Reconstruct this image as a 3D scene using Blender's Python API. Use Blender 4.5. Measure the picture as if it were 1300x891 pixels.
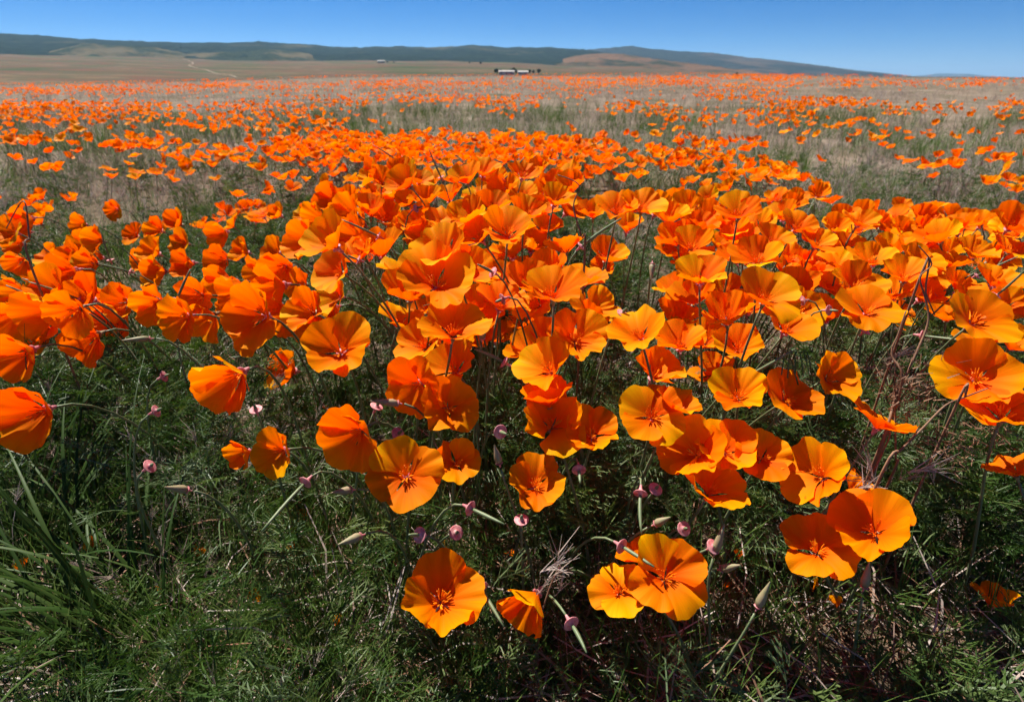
import bpy, math, random
import numpy as np
from mathutils import Vector, Matrix, Quaternion, noise as mnoise

for o in list(bpy.data.objects):
    bpy.data.objects.remove(o)
SC = bpy.context.scene
COL = SC.collection
random.seed(7)
RNG = np.random.default_rng(11)
R = math.radians

# ------------------------------------------------------------------ camera, sky, sun, exposure
FPX, CX, CY, HORIZON = 720.0, 650.0, 400.0, 100.0        # photograph pixels (1300 x 891)
CAM_H = 0.48
PITCH = math.atan((CY - HORIZON) / FPX)
cam_d = bpy.data.cameras.new('camera')
cam = bpy.data.objects.new('camera', cam_d)
COL.objects.link(cam)
SC.camera = cam
cam.location = (0, 0, CAM_H)
cam.rotation_euler = (math.pi / 2 - PITCH, 0, 0)
cam_d.sensor_width = 36
cam_d.lens = FPX / 1300 * 36
cam_d.shift_y = -(445.5 - CY) / 1300
cam_d.clip_start = 0.01
cam_d.clip_end = 200000
cam_d.dof.use_dof = True
cam_d.dof.focus_distance = 0.52
cam_d.dof.aperture_fstop = 12

SUN_AZ, SUN_EL = R(-38), R(57)          # azimuth from +Y towards +X
world = bpy.data.worlds.new('World')
SC.world = world
world.use_nodes = True
wn = world.node_tree
bg = wn.nodes['Background']
sky = wn.nodes.new('ShaderNodeTexSky')
sky.sky_type = 'NISHITA'
sky.sun_disc = False
sky.sun_elevation = SUN_EL
sky.sun_rotation = SUN_AZ
sky.air_density = 0.6
sky.dust_density = 0.0
sky.ozone_density = 10.0
sky.altitude = 1500
hs = wn.nodes.new('ShaderNodeHueSaturation')
hs.inputs['Saturation'].default_value = 1.24
wn.links.new(sky.outputs[0], hs.inputs['Color'])
wn.links.new(hs.outputs[0], bg.inputs[0])
bg.inputs[1].default_value = 0.052
sun_d = bpy.data.lights.new('sun', 'SUN')
sun_d.energy = 5.0
sun_d.angle = R(0.53)
sun_d.color = (1.0, 0.95, 0.87)
sun = bpy.data.objects.new('sun', sun_d)
COL.objects.link(sun)
SUN_DIR = Vector((math.sin(SUN_AZ) * math.cos(SUN_EL), math.cos(SUN_AZ) * math.cos(SUN_EL), math.sin(SUN_EL)))
sun.rotation_euler = SUN_DIR.to_track_quat('Z', 'Y').to_euler()
SC.view_settings.view_transform = 'Standard'
SC.view_settings.look = 'None'
SC.view_settings.exposure = 1.0
SC.view_settings.gamma = 1.0
SC.view_settings.use_curve_mapping = False
SC.render.engine = 'CYCLES'
SC.cycles.max_bounces = 8
SC.cycles.diffuse_bounces = 6
SC.cycles.use_adaptive_sampling = True
SC.cycles.adaptive_threshold = 0.04
SC.cycles.caustics_reflective = False
SC.cycles.caustics_refractive = False
SC.cycles.transmission_bounces = 6
SC.cycles.volume_bounces = 0

# ------------------------------------------------------------------ camera maths (pixel <-> world)
CP, SP = math.cos(PITCH), math.sin(PITCH)

def at(px, py, depth):
    u, v = (px - CX) / FPX, (CY - py) / FPX
    return Vector((u * depth, depth * (CP + v * SP), CAM_H + depth * (v * CP - SP)))

def ray(px, py):
    u, v = (px - CX) / FPX, (CY - py) / FPX
    return Vector((u, CP + v * SP, v * CP - SP))

def cam_dir(x, y, z):
    """direction given as picture right, picture up, towards the viewer"""
    return Vector((x, y * SP - z * CP, y * CP + z * SP)).normalized()

def to_px(P):
    x, y, z = P[:, 0], P[:, 1], P[:, 2] - CAM_H
    d = y * CP - z * SP
    v = (y * SP + z * CP) / np.maximum(d, 1e-4)
    return CX + FPX * x / np.maximum(d, 1e-4), CY - FPX * v, d

# ------------------------------------------------------------------ materials
def new_mat(name):
    m = bpy.data.materials.new(name)
    m.use_nodes = True
    nt = m.node_tree
    nt.nodes.clear()
    out = nt.nodes.new('ShaderNodeOutputMaterial')
    return m, nt, out

def N(nt, typ, **kw):
    n = nt.nodes.new(typ)
    for k, v in kw.items():
        if k.startswith('i_'):
            key = k[2:]
            n.inputs[int(key) if key.isdigit() else key].default_value = v
        else:
            setattr(n, k, v)
    return n

def ramp(nt, fac, stops):
    r = nt.nodes.new('ShaderNodeValToRGB')
    e = r.color_ramp.elements
    while len(e) < len(stops):
        e.new(0.5)
    for k, (p, c) in enumerate(stops):
        e[k].position = p
        e[k].color = (*c, 1)
    nt.links.new(fac, r.inputs[0])
    return r.outputs[0]

def mix(nt, fac, a, b, mode='MIX'):
    m = nt.nodes.new('ShaderNodeMix')
    m.data_type = 'RGBA'
    m.blend_type = mode
    for sock, v in ((m.inputs[0], fac), (m.inputs[6], a), (m.inputs[7], b)):
        if isinstance(v, (int, float)):
            sock.default_value = v
        elif isinstance(v, tuple):
            sock.default_value = (*v, 1)
        else:
            nt.links.new(v, sock)
    return m.outputs[2]

def thin_mat(name, colour_fn, trans=0.45, rough=0.45, spec=0.25, trans_tint=(1, 1, 1)):
    """leaf or petal: diffuse front plus light coming through, with a weak sheen"""
    m, nt, out = new_mat(name)
    c = colour_fn(nt)
    pb = N(nt, 'ShaderNodeBsdfPrincipled')
    pb.inputs['Roughness'].default_value = rough
    pb.inputs['Specular IOR Level'].default_value = spec
    nt.links.new(c, pb.inputs['Base Color'])
    tr = N(nt, 'ShaderNodeBsdfTranslucent')
    nt.links.new(mix(nt, 1.0, c, trans_tint, 'MULTIPLY'), tr.inputs[0])
    ms = N(nt, 'ShaderNodeMixShader')
    ms.inputs[0].default_value = trans
    nt.links.new(pb.outputs[0], ms.inputs[1])
    nt.links.new(tr.outputs[0], ms.inputs[2])
    nt.links.new(ms.outputs[0], out.inputs[0])
    return m

def rand_out(nt):
    return N(nt, 'ShaderNodeObjectInfo').outputs['Random']

def petal_colour(nt):
    a = N(nt, 'ShaderNodeAttribute', attribute_name='along')
    b = N(nt, 'ShaderNodeAttribute', attribute_name='across')
    base = ramp(nt, a.outputs['Fac'], [(0.0, (0.80, 0.10, 0.0)), (0.22, (0.97, 0.15, 0.0)), (0.6, (0.99, 0.25, 0.0)), (1.0, (0.99, 0.35, 0.0))])
    r = rand_out(nt)
    rc = ramp(nt, r, [(0.0, (0.97, 0.68, 1)), (0.4, (1, 1.0, 1)), (0.75, (1, 1.22, 1)), (1.0, (1, 1.6, 1))])
    c = mix(nt, 1.0, base, rc, 'MULTIPLY')
    # fine veins running from the claw to the margin
    cb = N(nt, 'ShaderNodeCombineXYZ')
    mu = N(nt, 'ShaderNodeMath', operation='MULTIPLY', i_1=34.0)
    nt.links.new(b.outputs['Fac'], mu.inputs[0])
    mv = N(nt, 'ShaderNodeMath', operation='MULTIPLY', i_1=1.6)
    nt.links.new(a.outputs['Fac'], mv.inputs[0])
    mr = N(nt, 'ShaderNodeMath', operation='MULTIPLY', i_1=57.0)
    nt.links.new(r, mr.inputs[0])
    nt.links.new(mu.outputs[0], cb.inputs[0]); nt.links.new(mv.outputs[0], cb.inputs[1]); nt.links.new(mr.outputs[0], cb.inputs[2])
    nz = N(nt, 'ShaderNodeTexNoise', i_Scale=1.0, i_Detail=2.0)
    nt.links.new(cb.outputs[0], nz.inputs['Vector'])
    v = ramp(nt, nz.outputs[0], [(0.3, (0.97, 0.88, 1)), (0.55, (1, 1, 1)), (0.75, (1.0, 1.05, 1))])
    return mix(nt, 1.0, c, v, 'MULTIPLY')

M = {}
M['petal'] = thin_mat('poppy petal', petal_colour, trans=0.50, rough=0.6, spec=0.06, trans_tint=(1, 0.5, 1))

def petal_relief():
    """fine creases along the veins"""
    nt = M['petal'].node_tree
    nz = [n for n in nt.nodes if n.type == 'TEX_NOISE'][0]
    bp = N(nt, 'ShaderNodeBump', i_Strength=0.3, i_Distance=0.0005)
    nt.links.new(nz.outputs[0], bp.inputs['Height'])
    for n in nt.nodes:
        if n.type in ('BSDF_PRINCIPLED', 'BSDF_TRANSLUCENT'):
            nt.links.new(bp.outputs[0], n.inputs['Normal'])
petal_relief()

def flat(*stops):
    def fn(nt):
        return ramp(nt, rand_out(nt), [(k / max(1, len(stops) - 1), c) for k, c in enumerate(stops)])
    return fn

def noisy(scale, *stops):
    def fn(nt):
        g = N(nt, 'ShaderNodeNewGeometry')
        nz = N(nt, 'ShaderNodeTexNoise', i_Scale=scale, i_Detail=4.0)
        nt.links.new(g.outputs['Position'], nz.inputs['Vector'])
        return ramp(nt, nz.outputs[0], [(0.3 + 0.4 * k / max(1, len(stops) - 1), c) for k, c in enumerate(stops)])
    return fn

M['far_petal'] = thin_mat('field poppy petal', flat((0.84, 0.17, 0.0), (0.95, 0.26, 0.0), (0.96, 0.36, 0.0)), trans=0.40, spec=0.04, trans_tint=(1, 0.6, 1))
M['stamen'] = thin_mat('stamen', flat((0.85, 0.20, 0.005), (0.95, 0.32, 0.01)), trans=0.2, spec=0.1)
M['leaf'] = thin_mat('poppy leaf', flat((0.022, 0.058, 0.009), (0.06, 0.11, 0.022), (0.034, 0.082, 0.013), (0.11, 0.155, 0.07), (0.10, 0.14, 0.03)), trans=0.3, rough=0.45, spec=0.25, trans_tint=(1.2, 1.25, 0.6))
M['leaf_pale'] = thin_mat('filaree leaf', flat((0.07, 0.125, 0.03), (0.12, 0.17, 0.05)), trans=0.3, rough=0.5, spec=0.35)
M['blade'] = thin_mat('green blade', flat((0.045, 0.10, 0.014), (0.085, 0.15, 0.025), (0.14, 0.19, 0.055)), trans=0.3, rough=0.45, spec=0.25)
M['tuft'] = thin_mat('tuft blade', flat((0.018, 0.045, 0.007), (0.035, 0.075, 0.012), (0.06, 0.10, 0.022)), trans=0.25, rough=0.5, spec=0.15)
M['straw'] = thin_mat('dry straw', flat((0.33, 0.25, 0.20), (0.44, 0.36, 0.30), (0.56, 0.48, 0.43), (0.26, 0.17, 0.13)), trans=0.25, rough=0.6, spec=0.25)
M['twig'] = thin_mat('dry brown twig', noisy(60, (0.14, 0.07, 0.04), (0.26, 0.15, 0.09)), trans=0.0, rough=0.7, spec=0.2)
M['stem'] = thin_mat('poppy stem', noisy(40, (0.10, 0.14, 0.06), (0.17, 0.21, 0.105)), trans=0.0, rough=0.45, spec=0.35)
M['rim'] = thin_mat('pink receptacle', noisy(300, (0.56, 0.12, 0.15), (0.76, 0.42, 0.40)), trans=0.25, rough=0.5, spec=0.3)
M['bud'] = thin_mat('poppy bud', noisy(120, (0.22, 0.22, 0.10), (0.36, 0.27, 0.17)), trans=0.1, rough=0.5, spec=0.3)
M['wall'] = thin_mat('white render wall', noisy(0.3, (0.42, 0.40, 0.36), (0.5, 0.48, 0.44)), trans=0, rough=0.8)
M['roof'] = thin_mat('grey roof', noisy(0.3, (0.34, 0.31, 0.28), (0.42, 0.39, 0.36)), trans=0, rough=0.8)
M['window'] = thin_mat('dark window', noisy(1, (0.03, 0.035, 0.04), (0.05, 0.055, 0.06)), trans=0, rough=0.2)
M['far_leaf'] = thin_mat('dark tree foliage', flat((0.02, 0.035, 0.015), (0.04, 0.06, 0.025)), trans=0.2)
M['dirt_road'] = thin_mat('pale dirt', noisy(0.05, (0.20, 0.155, 0.10), (0.26, 0.20, 0.14)), trans=0, rough=0.9)

# ------------------------------------------------------------------ mesh helpers
def mesh(name, V, F, mat=None, smooth=True, attrs=None):
    me = bpy.data.meshes.new(name)
    me.from_pydata([tuple(v) for v in V], [], [tuple(f) for f in F])
    if attrs:
        for k, arr in attrs.items():
            a = me.attributes.new(k, 'FLOAT', 'POINT')
            a.data.foreach_set('value', np.asarray(arr, dtype=np.float32))
    if smooth:
        me.polygons.foreach_set('use_smooth', [True] * len(me.polygons))
    if mat:
        me.materials.append(M[mat] if isinstance(mat, str) else mat)
    me.update()
    return me

def link(name, me, parent=None, loc=None, quat=None, scale=None):
    o = bpy.data.objects.new(name, me)
    COL.objects.link(o)
    if parent is not None:
        o.parent = parent
    if loc is not None:
        o.location = loc
    if quat is not None:
        o.rotation_mode = 'QUATERNION'
        o.rotation_quaternion = quat
    if scale is not None:
        o.scale = (scale,) * 3 if isinstance(scale, (int, float)) else scale
    return o

def tag(o, label=None, cat=None, group=None, kind=None):
    if label: o['label'] = label
    if cat: o['category'] = cat
    if group: o['group'] = group
    if kind: o['kind'] = kind
    return o

def empty(name, loc):
    return link(name, None, loc=loc)

def tube(pts, radii, sides=6, cap=True):
    V, F = [], []
    n = len(pts)
    pts = [Vector(p) for p in pts]
    ref = Vector((0.3, 0.9, 0.2)).normalized()
    for i in range(n):
        t = (pts[min(i + 1, n - 1)] - pts[max(i - 1, 0)]).normalized()
        a = t.cross(ref)
        if a.length < 0.05:
            a = t.cross(Vector((1, 0, 0)))
        a.normalize()
        b = t.cross(a)
        for k in range(sides):
            th = 2 * math.pi * k / sides
            V.append(pts[i] + (a * math.cos(th) + b * math.sin(th)) * radii[i])
    for i in range(n - 1):
        for k in range(sides):
            k2 = (k + 1) % sides
            F.append((i * sides + k, i * sides + k2, (i + 1) * sides + k2, (i + 1) * sides + k))
    if cap:
        F.append(tuple(range(sides))[::-1])
        F.append(tuple((n - 1) * sides + k for k in range(sides)))
    return V, F

def join(parts):
    V, F = [], []
    for v, f in parts:
        o = len(V)
        V += list(v)
        F += [tuple(i + o for i in q) for q in f]
    return V, F

def lathe(prof, n=12):
    V, F = [], []
    for r, z in prof:
        for k in range(n):
            a = 2 * math.pi * k / n
            V.append((r * math.cos(a), r * math.sin(a), z))
    for i in range(len(prof) - 1):
        for k in range(n):
            k2 = (k + 1) % n
            F.append((i * n + k, i * n + k2, (i + 1) * n + k2, (i + 1) * n + k))
    return V, F

def bez(p0, p1, p2, p3, n):
    return [p0 * (1 - t) ** 3 + p1 * 3 * t * (1 - t) ** 2 + p2 * 3 * t * t * (1 - t) + p3 * t ** 3 for t in (i / n for i in range(n + 1))]

# ------------------------------------------------------------------ the ground, one sheet to the horizon
def fbm(x, y, s, o=4):
    return mnoise.fractal(Vector((x * s, y * s, 3.7)), 1.0, 2.0, o)

def az_tab(rows, r):
    """(px, row) outline -> arrays azimuth, height above datum at distance r"""
    az, h = [], []
    for px, py in rows:
        d = ray(px, py)
        az.append(math.atan2(d.x, d.y))
        h.append(CAM_H + r * d.z / math.hypot(d.x, d.y))
    return np.array(az), np.array(h)

CREST_R = 55.0
crest_az, crest_h = az_tab([(-900, 112), (-200, 112), (0, 110), (150, 107), (300, 103), (450, 98.5), (650, 97), (900, 96), (1050, 97.5), (1300, 101), (1800, 104)], CREST_R)
PLAIN_R = 3000.0
plain_az, plain_h = az_tab([(-900, 70), (-200, 69), (0, 70), (150, 72), (300, 77), (500, 77), (640, 79), (720, 84), (850, 90), (1000, 96), (1300, 99), (1800, 99)], PLAIN_R)

def ground_z_arr(x, y):
    r = np.hypot(x, y)
    az = np.arctan2(x, y)
    c = np.interp(np.abs(az) * np.sign(az), crest_az, crest_h)
    p = np.interp(az, plain_az, plain_h)
    t = np.clip((r - 2.0) / (CREST_R - 2.0), 0, 1)
    near = c * (t * t * (3 - 2 * t)) * 0.55 + c * 0.45 * t
    # behind the crest the land drops into a shallow valley and climbs to the foot of the hills
    t2 = np.clip((r - CREST_R) / 260.0, 0, 1)
    valley = c + (-9.0 - c) * (t2 * t2 * (3 - 2 * t2))
    t3 = np.clip((r - 315.0) / (PLAIN_R - 315.0), 0, 1)
    far = -9.0 + (p + 9.0) * t3 ** 1.25
    z = np.where(r < CREST_R, near, np.where(r < 315, valley, far))
    return z

def gz(x, y):
    z = float(ground_z_arr(np.array([x]), np.array([y]))[0])
    r = math.hypot(x, y)
    if r < 60:
        z += 0.012 * fbm(x, y, 3.0, 3) * min(1, r / 0.3) + 0.05 * fbm(x + 9, y, 0.25, 2) * max(0, min(1, (r - 2) / 6)) * max(0, min(1, (50 - r) / 30))
    return z

def far_z(x, y):
    r = math.hypot(x, y)
    return float(ground_z_arr(np.array([x]), np.array([y]))[0]) + fbm(x, y, 0.004, 3) * min(1, max(0, (r - 200) / 2500)) * 6

def on_far(px, py, r0=320, r1=3400):
    """where the line of sight through a pixel meets the plain beyond the crest"""
    d = ray(px, py); d = d / math.hypot(d.x, d.y)
    for r in np.geomspace(r0, r1, 500):
        if CAM_H + d.z * r < far_z(d.x * r, d.y * r):
            break
    return Vector((d.x * r, d.y * r, far_z(d.x * r, d.y * r)))

def on_ground(px, py, h=0.0):
    d = ray(px, py)
    t = (h - CAM_H) / d.z
    return Vector((d.x * t, d.y * t, gz(d.x * t, d.y * t) + h))

def build_ground():
    radii = np.concatenate([[0.0], np.geomspace(0.08, 3.0, 60), np.geomspace(3.15, 60, 60), np.geomspace(63, 3000, 50), np.geomspace(3300, 44000, 14)])
    na = 240
    # more columns in front, fewer behind
    az = np.concatenate([np.linspace(-60, 60, 180, endpoint=False), np.linspace(60, 300, na - 180, endpoint=False)])
    az = np.radians(az)
    V, F = [(0, 0, gz(0, 0))], []
    for r in radii[1:]:
        for a in az:
            x, y = r * math.sin(a), r * math.cos(a)
            V.append((x, y, gz(x, y) if r < 60 else 0))
    V = np.array(V)
    far = np.hypot(V[:, 0], V[:, 1]) >= 60
    V[far, 2] = ground_z_arr(V[far, 0], V[far, 1])
    rr = np.hypot(V[far, 0], V[far, 1])
    bump = np.array([fbm(x, y, 0.004, 3) for x, y in V[far, :2]])
    V[far, 2] += bump * np.clip((rr - 200) / 2500, 0, 1) * 6
    n = len(az)
    for k in range(n):
        F.append((0, 1 + (k + 1) % n, 1 + k))
    for i in range(len(radii) - 2):
        for k in range(n):
            k2 = (k + 1) % n
            F.append((1 + i * n + k, 1 + i * n + k2, 1 + (i + 1) * n + k2, 1 + (i + 1) * n + k))
    m, nt, out = new_mat('ground')
    g = N(nt, 'ShaderNodeNewGeometry')
    ln = N(nt, 'ShaderNodeVectorMath', operation='LENGTH')
    nt.links.new(g.outputs['Position'], ln.inputs[0])
    def nz(scale, detail=6, stretch=None, rough=0.6):
        t = N(nt, 'ShaderNodeTexNoise', i_Scale=scale, i_Detail=float(detail), i_Roughness=rough)
        if stretch:
            mp = N(nt, 'ShaderNodeMapping')
            mp.inputs['Scale'].default_value = stretch
            nt.links.new(g.outputs['Position'], mp.inputs[0])
            nt.links.new(mp.outputs[0], t.inputs['Vector'])
        else:
            nt.links.new(g.outputs['Position'], t.inputs['Vector'])
        return t.outputs[0]
    soil = ramp(nt, nz(45, 8), [(0.3, (0.05, 0.034, 0.022)), (0.5, (0.11, 0.078, 0.052)), (0.72, (0.19, 0.14, 0.10))])
    turf = ramp(nt, nz(1.3, 8), [(0.34, (0.07, 0.075, 0.032)), (0.48, (0.15, 0.115, 0.08)), (0.66, (0.23, 0.18, 0.135))])
    field = ramp(nt, nz(0.0022, 5, (1, 2.4, 0.2), 0.6), [(0.40, (0.03, 0.05, 0.012)), (0.44, (0.07, 0.048, 0.026)), (0.475, (0.115, 0.045, 0.024)), (0.505, (0.05, 0.052, 0.022)), (0.535, (0.13, 0.082, 0.044)), (0.565, (0.075, 0.045, 0.026)), (0.60, (0.035, 0.058, 0.014))])
    def blend(a, b, lo, hi):
        mr = N(nt, 'ShaderNodeMapRange', i_1=lo, i_2=hi)
        nt.links.new(ln.outputs['Value'], mr.inputs[0])
        return mix(nt, mr.outputs[0], a, b)
    c = blend(soil, turf, 1.6, 4.0)
    c = blend(c, field, 60, 140)
    pb = N(nt, 'ShaderNodeBsdfPrincipled', i_Roughness=0.95)
    pb.inputs['Specular IOR Level'].default_value = 0.1
    nt.links.new(c, pb.inputs['Base Color'])
    bp = N(nt, 'ShaderNodeBump', i_Strength=0.6, i_Distance=0.012)
    nt.links.new(nz(60, 8), bp.inputs['Height'])
    nt.links.new(bp.outputs[0], pb.inputs['Normal'])
    nt.links.new(pb.outputs[0], out.inputs[0])
    tag(link('ground', mesh('ground', V, F, m)), kind='structure')

build_ground()

# ------------------------------------------------------------------ hills far behind the plain
def hill_mat(name, wood, grass, amount, patch_scale):
    m, nt, out = new_mat(name)
    g = N(nt, 'ShaderNodeNewGeometry')
    t = N(nt, 'ShaderNodeTexNoise', i_Scale=patch_scale, i_Detail=7.0, i_Roughness=0.62)
    nt.links.new(g.outputs['Position'], t.inputs['Vector'])
    t2 = N(nt, 'ShaderNodeTexNoise', i_Scale=patch_scale * 14, i_Detail=5.0, i_Roughness=0.7)
    nt.links.new(g.outputs['Position'], t2.inputs['Vector'])
    woodc = ramp(nt, t2.outputs[0], [(0.38, wood[0]), (0.62, wood[1])])
    grassc = ramp(nt, t2.outputs[0], [(0.3, grass[0]), (0.7, grass[1])])
    f = ramp(nt, t.outputs[0], [(amount - 0.05, (0, 0, 0)), (amount + 0.05, (1, 1, 1))])
    c = mix(nt, f, woodc, grassc)
    pb = N(nt, 'ShaderNodeBsdfPrincipled', i_Roughness=1.0)
    pb.inputs['Specular IOR Level'].default_value = 0.0
    nt.links.new(c, pb.inputs['Base Color'])
    nt.links.new(pb.outputs[0], out.inputs[0])
    return m

def ridge(name, rows, r, depth, mat, rough=0.12, front=0.55, nrow=30, step=0.0016):
    """a ridge with its skyline at distance r, a long front slope and a shorter back slope"""
    az, h = az_tab(rows, r)
    A = np.arange(az[0], az[-1], step)
    H = np.interp(A, az, h)
    V, F = [], []
    for j in range(nrow):
        t = j / (nrow - 1)
        if t < 0.7:
            s = t / 0.7
            prof = s ** 1.15
        else:
            s = (t - 0.7) / 0.3
            prof = 1 - s
        rr = r + depth * (t - 0.7) / 0.7
        for a, hh in zip(A, H):
            x, y = rr * math.sin(a), rr * math.cos(a)
            base = np.interp(a, plain_az, plain_h) * min(1.0, rr / PLAIN_R) - 12
            nn = mnoise.fractal(Vector((x / depth * 4.5, y / depth * 4.5, 1.3)), 1.0, 2.0, 5)
            gully = abs(mnoise.noise(Vector((x / depth * 7, y / depth * 3.2, 5.1))))
            amp = rough * max(0.0, math.sin(math.pi * min(1, t / 0.7) )) if t < 0.7 else 0
            z = base + (hh - base) * prof + (hh - base) * amp * (nn * 0.9 - gully * 1.2)
            z += (hh - base) * 0.012 * mnoise.noise(Vector((x / depth * 30, y / depth * 30, 8))) * prof
            z += 9.0 * prof * max(0.0, mnoise.noise(Vector((x * 0.021, y * 0.021, 2)))) + 7.0 * prof * mnoise.noise(Vector((x * 0.0065, y * 0.0065, 6)))
            V.append((x, y, z))
    n = len(A)
    for j in range(nrow - 1):
        for k in range(n - 1):
            F.append((j * n + k, j * n + k + 1, (j + 1) * n + k + 1, (j + 1) * n + k))
    return tag(link(name, mesh(name, V, F, mat)), kind='structure')

WOOD = ((0.003, 0.007, 0.004), (0.016, 0.026, 0.012))
hm_a = hill_mat('wooded hill', WOOD, ((0.05, 0.048, 0.022), (0.10, 0.085, 0.042)), 0.64, 0.0011)
hm_o = hill_mat('open hillside', ((0.010, 0.018, 0.008), (0.035, 0.042, 0.018)), ((0.075, 0.06, 0.03), (0.12, 0.095, 0.048)), 0.50, 0.0026)
hm_b = hill_mat('far mountain', ((0.006, 0.010, 0.007), (0.022, 0.026, 0.016)), ((0.05, 0.038, 0.024), (0.09, 0.062, 0.04)), 0.57, 0.0009)
hm_c = hill_mat('brown hill', ((0.018, 0.024, 0.010), (0.045, 0.042, 0.02)), ((0.105, 0.052, 0.028), (0.14, 0.085, 0.042)), 0.46, 0.0024)
ridge('hills', [(-1500, 30), (-700, 34), (-250, 38), (0, 42), (60, 46), (110, 50), (160, 52), (240, 54), (330, 53), (400, 57), (435, 60.5), (500, 59), (560, 60), (600, 57), (640, 60), (690, 60), (740, 63), (790, 70), (840, 82), (900, 97)], 6200, 2600, hm_a)
ridge('hills', [(20, 73), (60, 66), (105, 55), (150, 58), (200, 61), (235, 68), (300, 66), (345, 62), (380, 66), (410, 74), (440, 79)], 4700, 1000, hm_o, rough=0.2)
ridge('hills', [(560, 100), (660, 66), (735, 64), (770, 61), (800, 58), (820, 61), (865, 65), (905, 67), (950, 73), (1000, 79), (1050, 85), (1090, 91), (1150, 97), (1220, 101)], 9500, 3200, hm_b)
ridge('hills', [(590, 101), (640, 95), (700, 79), (730, 71), (760, 67.5), (785, 68.5), (830, 75), (880, 81), (930, 88), (1000, 96), (1050, 99)], 5000, 1500, hm_c, rough=0.2)
ridge('hills', [(880, 80), (965, 74), (1020, 80.5), (1085, 89), (1160, 97), (1200, 101)], 15000, 4000, hm_b)
ridge('hills', [(1140, 100), (1172, 96), (1192, 93.5), (1230, 94), (1262, 97.5), (1300, 99), (1500, 98), (1800, 96)], 30000, 6000, hm_b)

# ------------------------------------------------------------------ poppy petals
def petal(o, seed, k):
    """one fan-shaped petal of a poppy of openness o; axis +Z, unit = metres"""
    rg = random.Random(seed * 17 + k)
    L = 0.034 * rg.uniform(0.94, 1.06)
    a0 = R(36 + 26 * o) + R(rg.uniform(-6, 6))
    a1 = R(-6 + 82 * o) + R(rg.uniform(-18, 20)) * (0.5 + 0.6 * o)
    flop = rg.random() < 0.30
    if flop:
        a1 += R(rg.uniform(15, 55)) * (0.5 + 0.5 * o)
    curl_in = rg.random() < 0.18
    half = R(rg.uniform(60, 72)) * (1.0 - 0.06 * o)
    ns, nu = 11, 25
    S = [0.0, 0.07, 0.16, 0.27, 0.39, 0.51, 0.63, 0.74, 0.84, 0.93, 1.0]
    ph = [rg.uniform(0, 6.28) for _ in range(6)]
    amp = rg.uniform(1.0, 3.2)
    # meridian by integration
    M_ = 60
    rr, zz = [0.0012], [0.0]
    for i in range(M_):
        s = (i + 0.5) / M_
        a = a0 + (a1 - a0) * s ** 1.25
        if curl_in and s > 0.7:
            a -= (s - 0.7) * 1.6
        rr.append(rr[-1] + L / M_ * math.sin(a)); zz.append(zz[-1] + L / M_ * math.cos(a))
    skew = rg.uniform(-0.12, 0.12)
    V, F, al, ac = [], [], [], []
    off = 0.0009 * (k % 2)
    fold = rg.uniform(-0.3, 0.5)
    for i in range(ns):
        for j in range(nu):
            u = -1 + 2 * j / (nu - 1)
            s = S[i]
            ell = 1.0 - 0.30 * abs(u + skew) ** 2.6
            ell += 0.030 * math.sin(u * 5 + ph[0]) + 0.020 * math.sin(u * 11 + ph[1]) + 0.008 * math.sin(u * 23 + ph[2])
            q = s * ell
            f = min(max(q, 0), 1.0) * M_
            i0 = min(int(f), M_ - 1); ft = f - i0
            r = rr[i0] * (1 - ft) + rr[i0 + 1] * ft
            z = zz[i0] * (1 - ft) + zz[i0 + 1] * ft
            w = half * (0.50 + 0.50 * min(1, q * 1.7))
            phi = u * w
            # between a cone of revolution and a flatter leaf
            x1, y1 = r * math.cos(phi), r * math.sin(phi)
            flat_ = 0.30 + 0.25 * o
            x2, y2 = r * (1 - 0.28 * u * u), r * math.sin(w) * u * 1.02
            x = x1 * (1 - flat_) + x2 * flat_
            y = y1 * (1 - flat_) + y2 * flat_
            # waves along the margin and soft folds
            wv = q ** 2.2 * L * amp * (0.030 * math.sin(u * 4.2 + ph[2]) + 0.020 * math.sin(u * 8.5 + ph[3]) + 0.011 * math.sin(u * 15 + ph[4] + q * 3) + 0.005 * math.sin(u * 27 + ph[5]))
            wv += q ** 3 * L * 0.10 * fold * abs(u) ** 1.5
            an = a0 + (a1 - a0) * q ** 1.25
            x += wv * math.cos(an) + off * math.cos(an)
            z += -wv * math.sin(an) - off * math.sin(an)
            V.append((x, y, z)); al.append(q); ac.append(u)
    for i in range(ns - 1):
        for j in range(nu - 1):
            F.append((i * nu + j, i * nu + j + 1, (i + 1) * nu + j + 1, (i + 1) * nu + j))
    ang = k * math.pi / 2 + R(rg.uniform(-9, 9))
    c, s_ = math.cos(ang), math.sin(ang)
    V = [(x * c - y * s_, x * s_ + y * c, z) for x, y, z in V]
    return V, F, al, ac

def stamens(seed):
    rg = random.Random(seed)
    parts = []
    for i in range(22):
        a = rg.uniform(0, 6.28); sp = rg.uniform(0.1, 0.75); l = rg.uniform(0.007, 0.0115)
        d = Vector((math.cos(a) * sp, math.sin(a) * sp, 1)).normalized()
        b = Vector((math.cos(a) * 0.001, math.sin(a) * 0.001, 0.0005))
        e = b + d * l
        tip = Vector((math.cos(a) * 0.4, math.sin(a) * 0.4, 0.2)) * 0.002
        parts.append(tube([b, b + d * l * 0.55, b + d * l * 0.6, e + tip], [0.00028, 0.00022, 0.0006, 0.00035], 4))
    return join(parts)

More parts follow.
